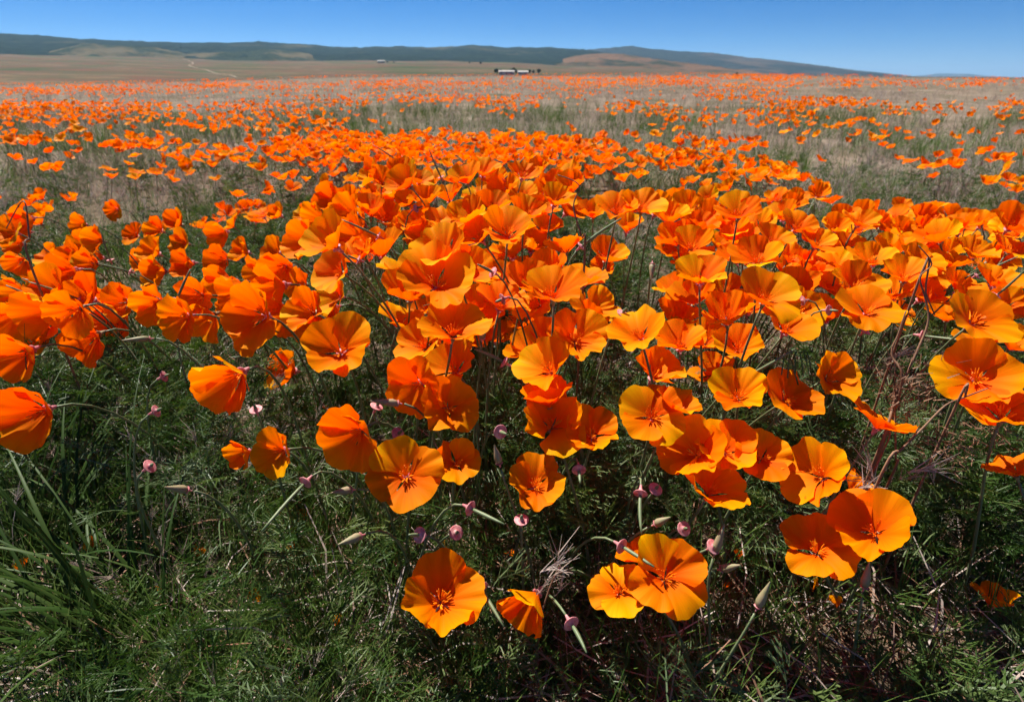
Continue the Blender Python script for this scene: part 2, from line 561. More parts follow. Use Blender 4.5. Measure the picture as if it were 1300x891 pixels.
OPENS = [0.22, 0.38, 0.52, 0.66, 0.8, 0.95]
NSEED = 6
VAR = {}
for oi, o in enumerate(OPENS):
    for sd in range(NSEED):
        ms, rad = [], 0
        for k in range(4):
            V, F, al, ac = petal(o, oi * 31 + sd * 7 + 3, k)
            rad = max(rad, 0) + max(math.hypot(v[0], v[1]) for v in V) / 4
            ms.append(mesh('petal', V, F, 'petal', attrs={'along': al, 'across': ac}))
        VAR[oi, sd] = (ms, rad)
STAM = [mesh('stamen_cluster', *stamens(s), 'stamen', smooth=False) for s in range(4)]
RECEPT = mesh('receptacle', *lathe([(0.0009, -0.0085), (0.0016, -0.006), (0.0024, -0.0018), (0.0046, -0.0008), (0.0047, -0.0004), (0.0020, -0.0003)], 12), 'rim')
GREEN_RECEPT = mesh('receptacle', *lathe([(0.0009, -0.0085), (0.0016, -0.006), (0.0024, -0.0018), (0.0040, -0.0008), (0.0041, -0.0004), (0.0020, -0.0003)], 12), 'bud')

HEADS = []          # head positions, to give the leaf canopy its height

def stem_mesh(head, axis, base, r0=0.0011, r1=0.0016, droop=0.05, n=9):
    p0 = head - axis * 0.006
    ln = (head - base).length
    p1 = p0 - axis * min(droop, ln * 0.4)
    p2 = base + Vector((0, 0, ln * 0.42))
    pts = bez(p0, p1, p2, base - Vector((0, 0, 0.006)), n)
    pts = [p - base for p in pts]
    rad = [r0 + (r1 - r0) * i / n for i in range(n + 1)]
    return mesh('stem', *tube(pts, rad, 6), 'stem')

def poppy(head, axis, size, oi, sd, roll, label, group, rg):
    axis = axis.normalized()
    hz = gz(head.x, head.y)
    h = head.z - hz
    hor = Vector((axis.x, axis.y, 0))
    bx = head.x - hor.x * (0.05 + 0.25 * h) + rg.uniform(-0.03, 0.03)
    by = head.y - hor.y * (0.05 + 0.25 * h) + rg.uniform(-0.02, 0.03)
    base = Vector((bx, by, gz(bx, by)))
    t = tag(empty('poppy', base), label, 'poppy', group)
    q = Vector((0, 0, 1)).rotation_difference(axis) @ Quaternion((0, 0, 1), roll)
    ms, _ = VAR[oi, sd]
    loc = head - base
    for me in ms:
        link('petal', me, t, loc, q, size)
    link('stamen_cluster', STAM[rg.randrange(4)], t, loc, q, size)
    link('receptacle', RECEPT if rg.random() < 0.6 else GREEN_RECEPT, t, loc, q, size)
    link('stem', stem_mesh(head, axis, base), t)
    HEADS.append((head.x, head.y, h))
    return t

def hero(px, py, w, ang, t, o, label=None, group=None, dep=None):
    """head seen at a pixel with width w; ang/t = where the cup faces (picture angle, angle off the line of sight)"""
    rg = random.Random(int(px * 7 + py * 13))
    oi = min(range(len(OPENS)), key=lambda i: abs(OPENS[i] - o))
    sd = rg.randrange(NSEED)
    rad = VAR[oi, sd][1]
    w *= 1.12
    dmin = float(np.interp(py, [220, 250, 300, 350, 400, 450, 500, 550, 600, 700, 800], [.70, .63, .56, .525, .50, .48, .462, .447, .435, .415, .40]))
    d = dep or max(FPX * 0.060 / w, dmin)
    size = w * d / (FPX * 2 * rad)
    if not dep:
        if py > 470:
            d = min(d, 1.07 * dmin)
        size = w * d / (FPX * 2 * rad)
        s2 = min(1.45, max(0.66, size))
        d *= s2 / size
        size = s2
    # axis in the frame of the local line of sight
    v = ray(px, py).normalized()
    right = v.cross(Vector((0, 0, 1))).normalized()
    up = right.cross(v)
    a, tt = R(ang), R(t)
    axis = (right * math.cos(a) + up * math.sin(a)) * math.sin(tt) - v * math.cos(tt)
    c = at(px, py, d)
    # (px, py) is the middle of the bloom: go back half a cup to its base
    head = c - axis * 0.015 * size * (1.25 - 0.6 * o)
    zmin = gz(head.x, head.y) + 0.05
    if head.z < zmin:
        head.z = zmin
    return poppy(head, axis, size, oi, sd, rg.uniform(0, 6.28), label or DEF[0], group or (DEF[1] if not label else None), rg)

# ------------------------------------------------------------------ the front clump, bloom by bloom
G1 = 'poppies of the front clump'
FRONT = [
 # px, py, width, facing angle, off-sight, open, label
 (562, 756, 98, 70, 26, .66, 'large deep cup poppy with shaded throat beside a bent pink-tipped stalk'),
 (668, 772, 70, -125, 62, .38, 'shaded poppy nodding away behind a pale dry grass sprig'),
 (786, 746, 72, 110, 30, .8, 'bright yellow-orange poppy pressed against the large tongue-petalled bloom'),
 (846, 728, 96, 80, 26, .8, 'large poppy whose long front petals hang down over its yellow neighbour'),
 (812, 700, 50, 130, 62, .52, 'dark shaded poppy tucked behind the pair of low yellow-orange blooms'),
 (1036, 692, 86, 120, 32, .8, 'ruffled poppy half in shadow below the broad tilted saucer bloom'),
 (1110, 668, 90, 100, 28, .8, 'broad round poppy with a bar of shadow across its throat'),
 (1034, 600, 84, 150, 36, .8, 'wide tilted saucer poppy with finely pleated right petals beside dry weeds'),
 (905, 614, 78, 80, 48, .66, 'deep red-orange poppy in full shade beneath the crowded row'),
 (880, 570, 80, 120, 32, .8, 'golden poppy overlapping its neighbours at the end of a crowded row'),
 (922, 566, 72, 95, 30, .8, 'orange poppy in the middle of the crowded row of three'),
 (970, 577, 66, 80, 28, .8, 'small four-lobed poppy closing the crowded row of three'),
 (828, 524, 80, 100, 30, .8, 'round open poppy above the crowded row with bright stamens'),
 (862, 512, 56, 70, 60, .66, None),
 (937, 497, 68, 95, 40, .66, 'scalloped poppy paired with another beneath a hooked pale stalk'),
 (1006, 502, 74, 60, 42, .66, 'wide poppy just under the drooping pale green seedling stalks'),
 (1060, 477, 64, 40, 50, .66, 'poppy leaning out over the brown dry weeds'),
 (905, 466, 52, 100, 62, .52, 'dark red-orange poppy shaded under three lit blooms'),
 (938, 437, 58, 80, 42, .66, None),
 (897, 428, 52, 80, 45, .66, None),
 (863, 431, 62, 100, 55, .66, None),
 (810, 418, 74, 110, 55, .66, 'fan-like poppy with bright yellow stamens at the cup base'),
 (836, 468, 64, 70, 58, .52, 'deep orange cup poppy in shade with a spent stalk before it'),
 (732, 427, 70, 60, 30, .66, 'upright rounded poppy with dark radiating throat above the central cluster'),
 (692, 462, 76, 120, 48, .66, 'yellow-orange poppy topping the stacked central cluster'),
 (694, 500, 62, 95, 62, .52, 'orange cup squeezed between two blooms of the central stack'),
 (702, 533, 80, 80, 32, .52, 'deep cup poppy with a dark throat at the front of the central stack'),
 (752, 546, 66, 90, 32, .66, 'poppy with fallen lower petals leaning on the deep central cup'),
 (682, 612, 70, 80, 26, .66, 'lone round orange poppy over dark leaves below the central stack'),
 (580, 583, 56, 70, 30, .66, 'small brick-orange poppy in shade beside the flat golden bloom'),
 (514, 601, 90, 110, 22, .95, 'flat wide-open golden poppy with scalloped edge and red-orange stamens'),
 (571, 515, 76, 60, 18, .8, 'golden poppy with a dark centre facing outward below the stacked cups'),
 (524, 492, 78, 200, 42, .8, 'orange poppy leaning away behind the golden dark-centred bloom'),
 (572, 462, 72, 120, 55, .66, None),
 (532, 432, 66, 130, 55, .52, None),
 (576, 412, 84, 80, 52, .66, 'big deep red-orange cup in shade among paler cups'),
 (602, 384, 58, 95, 58, .52, None),
 (638, 378, 64, 80, 58, .52, None),
 (632, 424, 44, 80, 55, .52, None),
 (535, 391, 44, 140, 50, .66, 'little open poppy below the big crumpled orange bloom'),
 (447, 556, 88, 200, 44, .66, 'tall pleated poppy turned sideways over pink spent caps'),
 (427, 440, 84, 110, 32, .66, 'large open poppy with dark stamens standing alone over green leaves'),
 (350, 574, 62, 185, 50, .66, 'single poppy facing sideways next to a small drooping bloom'),
 (304, 577, 38, 185, 82, .38, 'small drooping poppy hanging from a hooked stem'),
 (287, 486, 80, 190, 62, .38, 'two-lobed half-closed poppy lying sideways over fine green leaves'),
 (360, 470, 48, 160, 66, .38, 'small crumpled cup poppy beside the lone large open bloom'),
 (38, 528, 82, 180, 66, .52, 'poppy with an insect-bitten hole and a ragged lower petal'),
 (22, 452, 66, 180, 70, .52, 'wide funnel poppy above the one with the bitten petal'),
 (108, 433, 60, 200, 72, .38, 'drooping cup poppy hanging below a bunch of sideways blooms'),
 (52, 398, 62, 180, 72, .38, None),
 (88, 399, 64, 190, 66, .52, None),
 (146, 403, 48, 190, 66, .38, None),
 (130, 381, 40, 180, 75, .38, None),
 (18, 372, 48, 180, 75, .38, None),
 (40, 352, 34, 180, 75, .38, None),
 (192, 388, 52, 185, 66, .38, None),
 (226, 404, 60, 190, 66, .52, None),
 (258, 406, 54, 200, 70, .38, None),
 (280, 358, 50, 185, 72, .38, None),
 (322, 398, 74, 150, 58, .52, 'pale yellow-orange poppy in a sideways-blown bunch'),
 (296, 395, 42, 180, 70, .38, None),
 (345, 366, 54, 180, 72, .38, None),
 (388, 393, 62, 160, 62, .52, None),
 (325, 345, 40, 180, 75, .38, None),
 (423, 341, 64, 150, 68, .52, None),
 (412, 302, 70, 140, 66, .52, None),
 (384, 303, 52, 160, 70, .38, None),
 (440, 268, 46, 150, 70, .38, None),
 (400, 278, 44, 160, 72, .38, None),
 (500, 290, 40, 160, 72, .38, None),
 (475, 399, 26, 90, 80, .22, 'tiny crumpled poppy bud-bloom on a stem beside pink caps'),
 (556, 350, 96, 80, 46, .66, 'largest crumpled orange poppy heading the central cluster'),
 (598, 340, 66, 60, 58, .52, None),
 (560, 312, 74, 110, 56, .66, None),
 (645, 287, 66, 95, 50, .52, 'smooth wide cup poppy standing above the crowded mound'),
 (604, 296, 58, 120, 58, .66, None),
 (592, 270, 56, 110, 60, .52, None),
 (626, 258, 46, 90, 60, .52, None),
 (670, 266, 50, 80, 62, .52, None),
 (676, 306, 42, 80, 66, .38, None),
 (540, 250, 42, 100, 66, .52, None),
 (568, 245, 38, 100, 70, .38, None),
 (470, 218, 38, 160, 74, .38, None),
 (512, 228, 48, 120, 68, .52, None),
 (495, 245, 34, 120, 70, .38, None),
 (590, 222, 42, 100, 68, .52, None),
 (614, 212, 40, 90, 68, .38, None),
 (617, 238, 32, 90, 68, .38, None),
 (665, 218, 42, 80, 62, .66, None),
 (700, 230, 36, 90, 68, .38, None),
 (706, 250, 46, 80, 64, .52, None),
 (690, 262, 40, 80, 64, .52, None),
 (665, 338, 40, 95, 58, .52, 'small shaded cup with a bright lit rim above the central cluster'),
 (614, 345, 44, 200, 95, .52, 'yellow-edged poppy tipped over beneath a hooked pink-tipped stalk'),
 (716, 310, 50, 100, 100, .66, 'poppy seen from behind with its stem joining radiating petals'),
 (773, 321, 48, 60, 56, .52, 'small cup poppy with one pale lit petal beside bare green stems'),
 (702, 364, 76, 100, 52, .66, 'smooth broad fan poppy over the central cluster'),
 (742, 350, 56, 70, 66, .66, None),
 (756, 386, 62, 60, 58, .52, 'red-orange tulip-shaped poppy in shade with a turned-out tip'),
 (662, 405, 44, 120, 52, .52, None),
 (752, 266, 44, 100, 60, .52, None),
 (784, 262, 54, 95, 58, .66, None),
 (815, 258, 54, 90, 58, .66, None),
 (836, 262, 44, 80, 62, .52, None),
 (798, 282, 40, 90, 70, .38, None),
 (880, 306, 52, 90, 58, .52, None),
 (889, 346, 64, 90, 56, .66, 'broad cup poppy over a smaller shaded one beside an open green gap'),
 (856, 362, 48, 110, 64, .52, None),
 (850, 272, 46, 90, 62, .52, None),
 (914, 305, 40, 70, 66, .52, None),
 (905, 272, 44, 90, 64, .52, None),
 (938, 266, 54, 90, 58, .66, None),
 (962, 322, 60, 90, 56, .66, None),
 (932, 322, 42, 100, 64, .52, None),
 (975, 372, 76, 80, 50, .66, 'large upright cup poppy with spreading front petals by a pink cap'),
 (1004, 410, 66, 60, 56, .52, 'dark shaded poppy under the large upright cup with spreading petals'),
 (921, 365, 46, 100, 62, .52, None),
 (940, 300, 46, 90, 64, .52, None),
 (985, 300, 50, 90, 62, .66, None),
 (1015, 285, 48, 80, 64, .66, None),
 (1040, 305, 50, 80, 64, .66, None),
 (1000, 340, 44, 80, 66, .52, None),
 (1030, 335, 46, 80, 68, .52, None),
 (1104, 388, 74, 75, 52, .8, 'pale orange flat-topped poppy rising over the dry weeds'),
 (1092, 358, 66, 80, 62, .66, None),
 (1065, 330, 48, 80, 66, .66, None),
 (1110, 325, 52, 80, 66, .66, None),
 (1150, 345, 58, 80, 66, .66, None),
 (1178, 372, 52, 60, 68, .52, None),
 (1140, 400, 42, 60, 70, .52, None),
 (1242, 476, 86, 80, 30, .8, 'big bowl poppy with a dark red throat behind a brown twig'),
 (1250, 442, 70, 70, 70, .8, 'finely pleated poppy fanned out behind the big bowl bloom'),
 (1200, 452, 26, 100, 60, .38, None),
 (1246, 402, 84, 70, 58, .8, 'broad flaring poppy with a deep shaded cup above the pleated bloom'),
 (1292, 432, 60, 70, 62, .66, None),
 (1278, 518, 90, 80, 56, .8, 'wide dark red-orange poppy shaded under the big bowl bloom'),
 (1286, 592, 56, 120, 62, .66, 'low poppy at the edge of the brown weeds above ferny leaves'),
 (1120, 532, 74, 85, 84, .95, 'flat ragged poppy seen edge-on through brown dry stalks'),
 (1090, 615, 40, 70, 80, .38, 'faded narrow poppy half hidden in lilac dry grass'),
 (1248, 790, 40, 90, 60, .38, 'small low poppy in deep shade among ferny leaves'),
 (1225, 365, 54, 70, 70, .66, None),
 (1268, 352, 54, 70, 70, .66, None),
 (1205, 330, 46, 80, 70, .66, None),
 (1240, 318, 46, 80, 70, .66, None),
 (1285, 312, 46, 80, 70, .66, None),
 (1165, 308, 44, 80, 70, .66, None),
 (45, 277, 28, 120, 78, .38, None),
 (8, 292, 40, 160, 75, .52, None),
 (30, 295, 28, 160, 75, .52, None),
 (48, 248, 22, 120, 78, .38, None),
 (120, 305, 36, 160, 76, .52, None),
 (88, 325, 36, 160, 76, .38, None),
 (112, 335, 44, 160, 74, .52, None),
 (130, 358, 26, 170, 76, .38, None),
 (180, 330, 32, 170, 76, .38, None),
 (196, 345, 40, 170, 74, .38, None),
 (228, 308, 36, 150, 74, .52, None),
 (232, 335, 40, 170, 74, .38, None),
 (305, 318, 34, 160, 74, .38, None),
 (345, 318, 40, 160, 72, .52, None),
 (350, 270, 26, 150, 74, .38, None),
 (255, 290, 22, 120, 74, .38, None),
]
LOOK = {0: 'tightly furled', 1: 'half-closed', 2: 'cup-shaped', 3: 'bowl-shaped', 4: 'wide open', 5: 'flat open'}

def look_of(o):
    return LOOK[min(range(len(OPENS)), key=lambda i: abs(OPENS[i] - o))]

def face_of(ang, t):
    return 'turned sideways' if 140 < ang < 215 else 'seen from outside' if t > 63 else ('tilted upward' if t > 50 else 'showing its stamens')

MARKS = [(556, 350, 'the largest crumpled bloom'), (645, 287, 'the smooth wide cup'), (716, 310, 'the backward-facing bloom'), (427, 440, 'the lone large bloom'), (287, 486, 'the two-lobed bloom'),
 (38, 528, 'the bitten bloom'), (108, 433, 'the drooping cup'), (322, 398, 'the pale yellow-orange bloom'), (1104, 388, 'the pale flat-topped bloom'), (1246, 402, 'the broad flaring bloom'),
 (975, 372, 'the big upright cup'), (889, 346, 'the green gap'), (810, 418, 'the fan-like bloom'), (702, 364, 'the smooth fan bloom'), (576, 412, 'the big shaded cup'), (514, 601, 'the flat golden bloom'), (828, 524, 'the row of three'), (1166, 312, 'the curling brown stalks'), (35, 300, 'the dark dry stalk'), (730, 240, 'the forked dark stalk')]

def mark_of(px, py):
    return min(MARKS, key=lambda m: (m[0] - px) ** 2 + (m[1] - py) ** 2)[2]

DEF = ('', '')
CENTRE = '%s %s poppy %s, on the crowded mound near %s'
LEFTB = '%s %s wind-tipped poppy %s, in the loose drift near %s'
RIGHTB = '%s %s poppy %s, in the dense drift near %s'
def fill(n, x0, x1, y0, y1, ang0, t0, opens, k=1.0, sep=0.5):
    """more blooms crowded between the ones above"""
    rg = random.Random(int(x0 + y0 * 3))
    tries = 0
    while n and tries < 4000:
        tries += 1
        px, py = rg.uniform(x0, x1), rg.uniform(y0, y1)
        w = k * float(np.interp(py, [215, 260, 300, 350, 420], [34, 42, 50, 57, 62])) * rg.uniform(0.85, 1.1)
        if all(math.hypot(px - f[0], (py - f[1]) * 1.3) > sep * 0.5 * (w + f[2]) for f in FRONT):
            FRONT.append((round(px), round(py), round(w), ang0 + rg.uniform(-35, 35), t0 + rg.uniform(-10, 8), rg.choice(opens), None))
            n -= 1

fill(16, 0, 420, 340, 425, 180, 62, [.38, .52, .52, .66], 0.9)
fill(14, 0, 420, 265, 335, 165, 68, [.38, .52], 0.68)
fill(26, 465, 725, 212, 345, 95, 62, [.38, .52, .52, .66], 1.0, 0.46)
fill(10, 500, 700, 345, 440, 95, 55, [.38, .52, .52, .66], 0.95, 0.46)
fill(16, 850, 1020, 255, 400, 90, 60, [.38, .52, .52, .66], 0.95, 0.48)
fill(16, 1020, 1300, 275, 400, 75, 64, [.38, .52, .66], 0.92, 0.5)
fill(6, 400, 470, 250, 330, 140, 66, [.38, .52], 0.95, 0.5)
for px, py, w, ang, t, o, lab in FRONT:
    if lab:
        DEF = (lab, G1)
    elif px < 460:
        DEF = (LEFTB, 'wind-tipped poppies of the loose drift')
    elif px > 985:
        DEF = (RIGHTB, 'poppies of the dense drift behind the weeds')
    else:
        DEF = (CENTRE, 'crowded poppies of the central mound')
    if px < 460 and 140 < ang < 215 and t > 56:
        t -= 15
    if '%' in DEF[0]:
        DEF = (DEF[0] % ('large' if w > 62 else 'mid-sized' if w > 45 else 'small', look_of(o), face_of(ang, t), mark_of(px, py)), DEF[1])
    jr = random.Random(int(px * 3 + py))
    fl = hero(px, py, w, ang + jr.uniform(-14, 14), t + jr.uniform(-5, 5), o, DEF[0], DEF[1])
    if 'bitten hole' in DEF[0]:
        pet = [c for c in fl.children if c.name.startswith('petal')]
        best = max(pet, key=lambda c: (c.rotation_quaternion @ (sum((v.co for v in c.data.vertices), Vector()) / len(c.data.vertices))).z)
        me = best.data
        al = [d.value for d in me.attributes['along'].data]; ac = [d.value for d in me.attributes['across'].data]
        keepf = [tuple(p.vertices) for p in me.polygons if not (sum(((al[i] - .62) / .09) ** 2 + ((ac[i] - .1) / .24) ** 2 for i in p.vertices) / 4 < 1)]
        best.data = mesh('petal', [v.co.copy() for v in me.vertices], keepf, 'petal', attrs={'along': al, 'across': ac})

# ------------------------------------------------------------------ where the field blooms (patches laid out on the land)
BLOOM = [  # picture centre, half widths, share of ground in bloom
 (95, 142, 130, 17, .95), (20, 150, 60, 14, .7), (70, 165, 40, 6, .7), (30, 178, 36, 7, .7), (160, 180, 70, 10, .55), (330, 150, 110, 22, .85),
 (400, 128, 80, 9, .6), (330, 108, 90, 5, .35), (480, 106, 60, 4, .4), (550, 104, 110, 4, .5), (540, 122, 90, 8, .55), (640, 132, 45, 14, .6),
 (430, 185, 80, 22, .8), (540, 190, 90, 22, .85), (640, 195, 100, 24, .9), (720, 198, 70, 20, .9), (300, 205, 90, 14, .4), (220, 230, 70, 20, .35), (130, 225, 60, 14, .25),
 (400, 225, 60, 16, .6), (50, 215, 40, 10, .25), (800, 100, 140, 3, .6), (960, 99, 70, 4, .9), (1100, 101, 50, 2.5, .5), (1240, 102, 60, 2.5, .4),
 (700, 118, 60, 9, .45), (810, 140, 50, 10, .85), (760, 100, 100, 3, .4), (940, 120, 55, 8, .9), (1050, 131, 70, 8, .85), (1180, 142, 60, 8, .8), (870, 160, 45, 20, .5),
 (990, 150, 60, 14, .55), (1070, 168, 70, 16, .5), (930, 185, 60, 10, .45), (1215, 205, 80, 13, .8), (1290, 140, 30, 12, .9), (860, 205, 80, 16, .55), (960, 225, 70, 20, .9), (1020, 250, 70, 18, .9),
 (1120, 285, 70, 20, .95), (1230, 285, 90, 22, .95), (1200, 175, 110, 10, .35), (1280, 235, 40, 10, .35), (760, 225, 60, 12, .6), (480, 240, 60, 20, .5), (300, 270, 60, 20, .3), (900, 245, 60, 16, .7), (80, 270, 80, 20, .2),
 (250, 113, 260, 6, .55), (600, 110, 220, 6, .6), (900, 108, 220, 6, .65), (1200, 107, 130, 4, .4), (100, 118, 120, 5, .5),
]
BARE = [(120, 235, 170, 30, .6), (60, 195, 90, 9, .5), (250, 175, 60, 8, .4), (870, 190, 60, 10, .5), (700, 158, 70, 8, .5), (800, 232, 60, 14, .9), (1100, 222, 70, 18, .9), (1150, 114, 150, 6, .7), (650, 160, 60, 12, .5), (200, 280, 120, 40, .5), (600, 145, 50, 8, .5), (880, 340, 60, 30, .6), (1120, 250, 60, 12, .8)]

def bloom_density(x, y, z):
    P = np.stack([x, y, z], 1)
    px, py, d = to_px(P)
    den = np.full(len(x), 0.05)
    inside = (px > -60) & (px < 1360) & (py > 60) & (d > 0)
    for cx, cy, a, b, v in BLOOM:
        q = ((px - cx) / a) ** 2 + ((py - cy) / b) ** 2
        den = np.maximum(den, v * np.clip(1.5 - q, 0, 1))
    for cx, cy, a, b, v in BARE:
        q = ((px - cx) / a) ** 2 + ((py - cy) / b) ** 2
        den *= 1 - v * np.clip(1.4 - q, 0, 1)
    nzv = np.array([mnoise.fractal(Vector((a * 0.55, b * 0.55, 1.7)), 1.0, 2.0, 4) for a, b in zip(x, y)])
    nz2 = np.array([mnoise.noise(Vector((a * 3.1, b * 3.1, 4.7))) for a, b in zip(x, y)])
    out_den = np.clip(0.35 + nzv * 0.9, 0, 1)
    den = np.where(inside, den, out_den)
    return den * np.clip(0.80 + nzv * 1.2 + nz2 * 0.9, 0.03, 1.7)

def wedge(n, r0, r1, half, power=1.0):
    """points spread over a sector of ground in front of the camera; power 1 = even over the ground"""
    u = RNG.random(n)
    r = (r0 ** (power + 1) + u * (r1 ** (power + 1) - r0 ** (power + 1))) ** (1 / (power + 1)) if power != -1 else r0 * (r1 / r0) ** u
    a = (RNG.random(n) * 2 - 1) * half
    return r * np.sin(a), r * np.cos(a)

def gz_arr(x, y):
    return np.array([gz(a, b) for a, b in zip(x, y)])

heads = np.array(HEADS)

def canopy(x, y):
    """height of the bloom layer, from the blooms already standing"""
    d2 = (x[:, None] - heads[None, :, 0]) ** 2 + (y[:, None] - heads[None, :, 1]) ** 2
    w = 1 / (d2 + 0.004) ** 1.5
    h = (w * heads[None, :, 2]).sum(1) / w.sum(1)
    near = np.sqrt(d2.min(1))
    k = np.clip((near - 0.12) / 0.5, 0, 1)
    return h * (1 - k) + 0.19 * k, near

# single blooms between the front clump and the open field
n_named = len(FRONT)
x, y = wedge(13000, 0.62, 3.4, R(52), 0.5)
z = gz_arr(x, y)
can, near = canopy(x, y)
hz = can * RNG.uniform(0.78, 1.08, len(x))
den = bloom_density(x, y, z + hz)
keep = (RNG.random(len(x)) < den * 0.55)
px_, py_, d_ = to_px(np.stack([x, y, z + hz], 1))
keep &= (px_ > -15) & (px_ < 1315) & (py_ < 345) & (py_ > 60)
keep &= near > 0.035
order = np.argsort(d_[keep])
xs, ys, zs, hs, ds = x[keep][order], y[keep][order], z[keep][order], hz[keep][order], d_[keep][order]
pxs, pys = px_[keep][order], py_[keep][order]
taken, mids = [], []
for i in range(len(xs)):
    if all((xs[i] - a) ** 2 + (ys[i] - b) ** 2 > 0.030 ** 2 for a, b in taken[-200:]):
        taken.append((xs[i], ys[i])); mids.append(i)
MID_LABELS = {
 'a': ('small %s %s poppy scattered in grey-green grass beside the wind-tipped drift', 'scattered poppies beside the wind-tipped drift'),
 'b': ('small %s %s poppy in the thick band just behind the central mound', 'poppies just behind the central mound'),
 'c': ('small %s %s poppy in the thick band behind the dense weedy drift', 'poppies behind the dense weedy drift')}
N_SINGLE = max(0, 325 - n_named)
for i in mids[:N_SINGLE]:
    rg = random.Random(i * 5 + 1)
    lab = MID_LABELS['a' if pxs[i] < 420 else ('b' if pxs[i] < 860 else 'c')]
    oi_ = rg.choice([0, 1, 1, 2, 2, 3, 3, 4, 5])
    az = rg.uniform(0, 6.28); tl = rg.uniform(0.1, 0.75)
    ax = Vector((math.sin(az) * tl - 0.25 + SUN_DIR.x * 0.2, math.cos(az) * tl - 0.25, 1))
    poppy(Vector((xs[i], ys[i], zs[i] + hs[i])), ax, rg.uniform(0.82, 1.08), oi_, rg.randrange(NSEED), rg.uniform(0, 6.28), lab[0] % ('upright' if tl < 0.3 else 'leaning' if tl < 0.52 else 'steeply tilted', LOOK[oi_]), lab[1], rg)
def whole_flower(oi, sd):
    V, F, al, ac = [], [], [], []
    for me in VAR[oi, sd][0]:
        o_ = len(V)
        V += [v.co.copy() for v in me.vertices]; F += [tuple(i + o_ for i in p.vertices) for p in me.polygons]
        al += [d.value for d in me.attributes['along'].data]; ac += [d.value for d in me.attributes['across'].data]
    np_ = len(F)
    nv = len(V)
    V, F = join([(V, F), tube([Vector((0, 0, -0.001)), Vector((0.006, 0.004, -0.08)), Vector((0.0, 0.01, -0.24))], [0.0011, 0.0012, 0.0014], 5)])
    me = mesh('field_poppy', V, F, 'petal', attrs={'along': al + [0] * (len(V) - nv), 'across': ac + [0] * (len(V) - nv)})
    me.materials.append(M['stem'])
    for p in list(me.polygons)[np_:]:
        p.material_index = 1
    return me

rest_near = [(xs[i], ys[i], zs[i] + hs[i]) for i in mids[N_SINGLE:]]
print('named', n_named, 'single mids', min(len(mids), N_SINGLE), 'rest near', len(rest_near))

# ------------------------------------------------------------------ scattering of what nobody could count
def source(name, pieces):
    c = bpy.data.collections.new(name)
    for i, me in enumerate(pieces):
        c.objects.link(bpy.data.objects.new('%s_%02d' % (name, i), me))
    return c

def scatter(name, P, rot, scl, idx, coll, label, cat):
    me = bpy.data.meshes.new(name)
    P = np.asarray(P, dtype=np.float32)
    me.vertices.add(len(P))
    me.vertices.foreach_set('co', P.ravel())
    a = me.attributes.new('rot', 'FLOAT_VECTOR', 'POINT'); a.data.foreach_set('vector', np.asarray(rot, np.float32).ravel())
    a = me.attributes.new('scl', 'FLOAT', 'POINT'); a.data.foreach_set('value', np.asarray(scl, np.float32))
    a = me.attributes.new('idx', 'INT', 'POINT'); a.data.foreach_set('value', np.asarray(idx, np.int32))
    ob = link(name, me)
    ng = bpy.data.node_groups.new(name, 'GeometryNodeTree')
    ng.interface.new_socket('Geometry', in_out='INPUT', socket_type='NodeSocketGeometry')
    ng.interface.new_socket('Geometry', in_out='OUTPUT', socket_type='NodeSocketGeometry')
    gi, go = ng.nodes.new('NodeGroupInput'), ng.nodes.new('NodeGroupOutput')
    ip = ng.nodes.new('GeometryNodeInstanceOnPoints')
    ci = ng.nodes.new('GeometryNodeCollectionInfo')
    ci.inputs['Collection'].default_value = coll
    ci.inputs['Separate Children'].default_value = True
    ci.inputs['Reset Children'].default_value = True
    def attr(nm, typ):
        n = ng.nodes.new('GeometryNodeInputNamedAttribute'); n.data_type = typ
        n.inputs['Name'].default_value = nm
        return n.outputs['Attribute']
    ng.links.new(gi.outputs[0], ip.inputs['Points'])
    ng.links.new(ci.outputs[0], ip.inputs['Instance'])
    ip.inputs['Pick Instance'].default_value = True
    ng.links.new(attr('idx', 'INT'), ip.inputs['Instance Index'])
    ng.links.new(attr('rot', 'FLOAT_VECTOR'), ip.inputs['Rotation'])
    ng.links.new(attr('scl', 'FLOAT'), ip.inputs['Scale'])
    ng.links.new(ip.outputs[0], go.inputs[0])
    md = ob.modifiers.new('scatter', 'NODES')
    md.node_group = ng
    return tag(ob, label, cat, kind='stuff')

# --- poppies of the open field
def small_flower(rg, o, stem=True, nu=4, ns=3, S=1.0, at_=Vector((0, 0, 0)), tilt=None):
    V, F = [], []
    tilt = tilt or Vector((rg.uniform(-.5, .3), rg.uniform(-.6, .4), 1)).normalized()
    q = Vector((0, 0, 1)).rotation_difference(tilt)
    for k in range(4):
        L = 0.031 * S * rg.uniform(0.9, 1.1)
        a0, a1 = R(18 + 30 * o), R(15 + 75 * o + rg.uniform(-18, 25))
        off = len(V)
        for i in range(ns + 1):
            s = i / ns
            for j in range(nu + 1):
                u = -1 + 2 * j / nu
                ell = s * (1 - 0.28 * abs(u) ** 2.2)
                an = a0 + (a1 - a0) * ell * 0.6
                r = 0.001 + L * ell * math.sin(an); zz = L * ell * math.cos(an)
                ph = k * math.pi / 2 + u * R(62) * (0.55 + 0.45 * s)
                zz += 0.003 * S * s * s * math.sin(u * 5 + k * 2)
                V.append(at_ + q @ Vector((r * math.cos(ph), r * math.sin(ph), zz)))
        for i in range(ns):
            for j in range(nu):
                a = off + i * (nu + 1) + j
                F.append((a, a + 1, a + nu + 2, a + nu + 1))
    return V, F

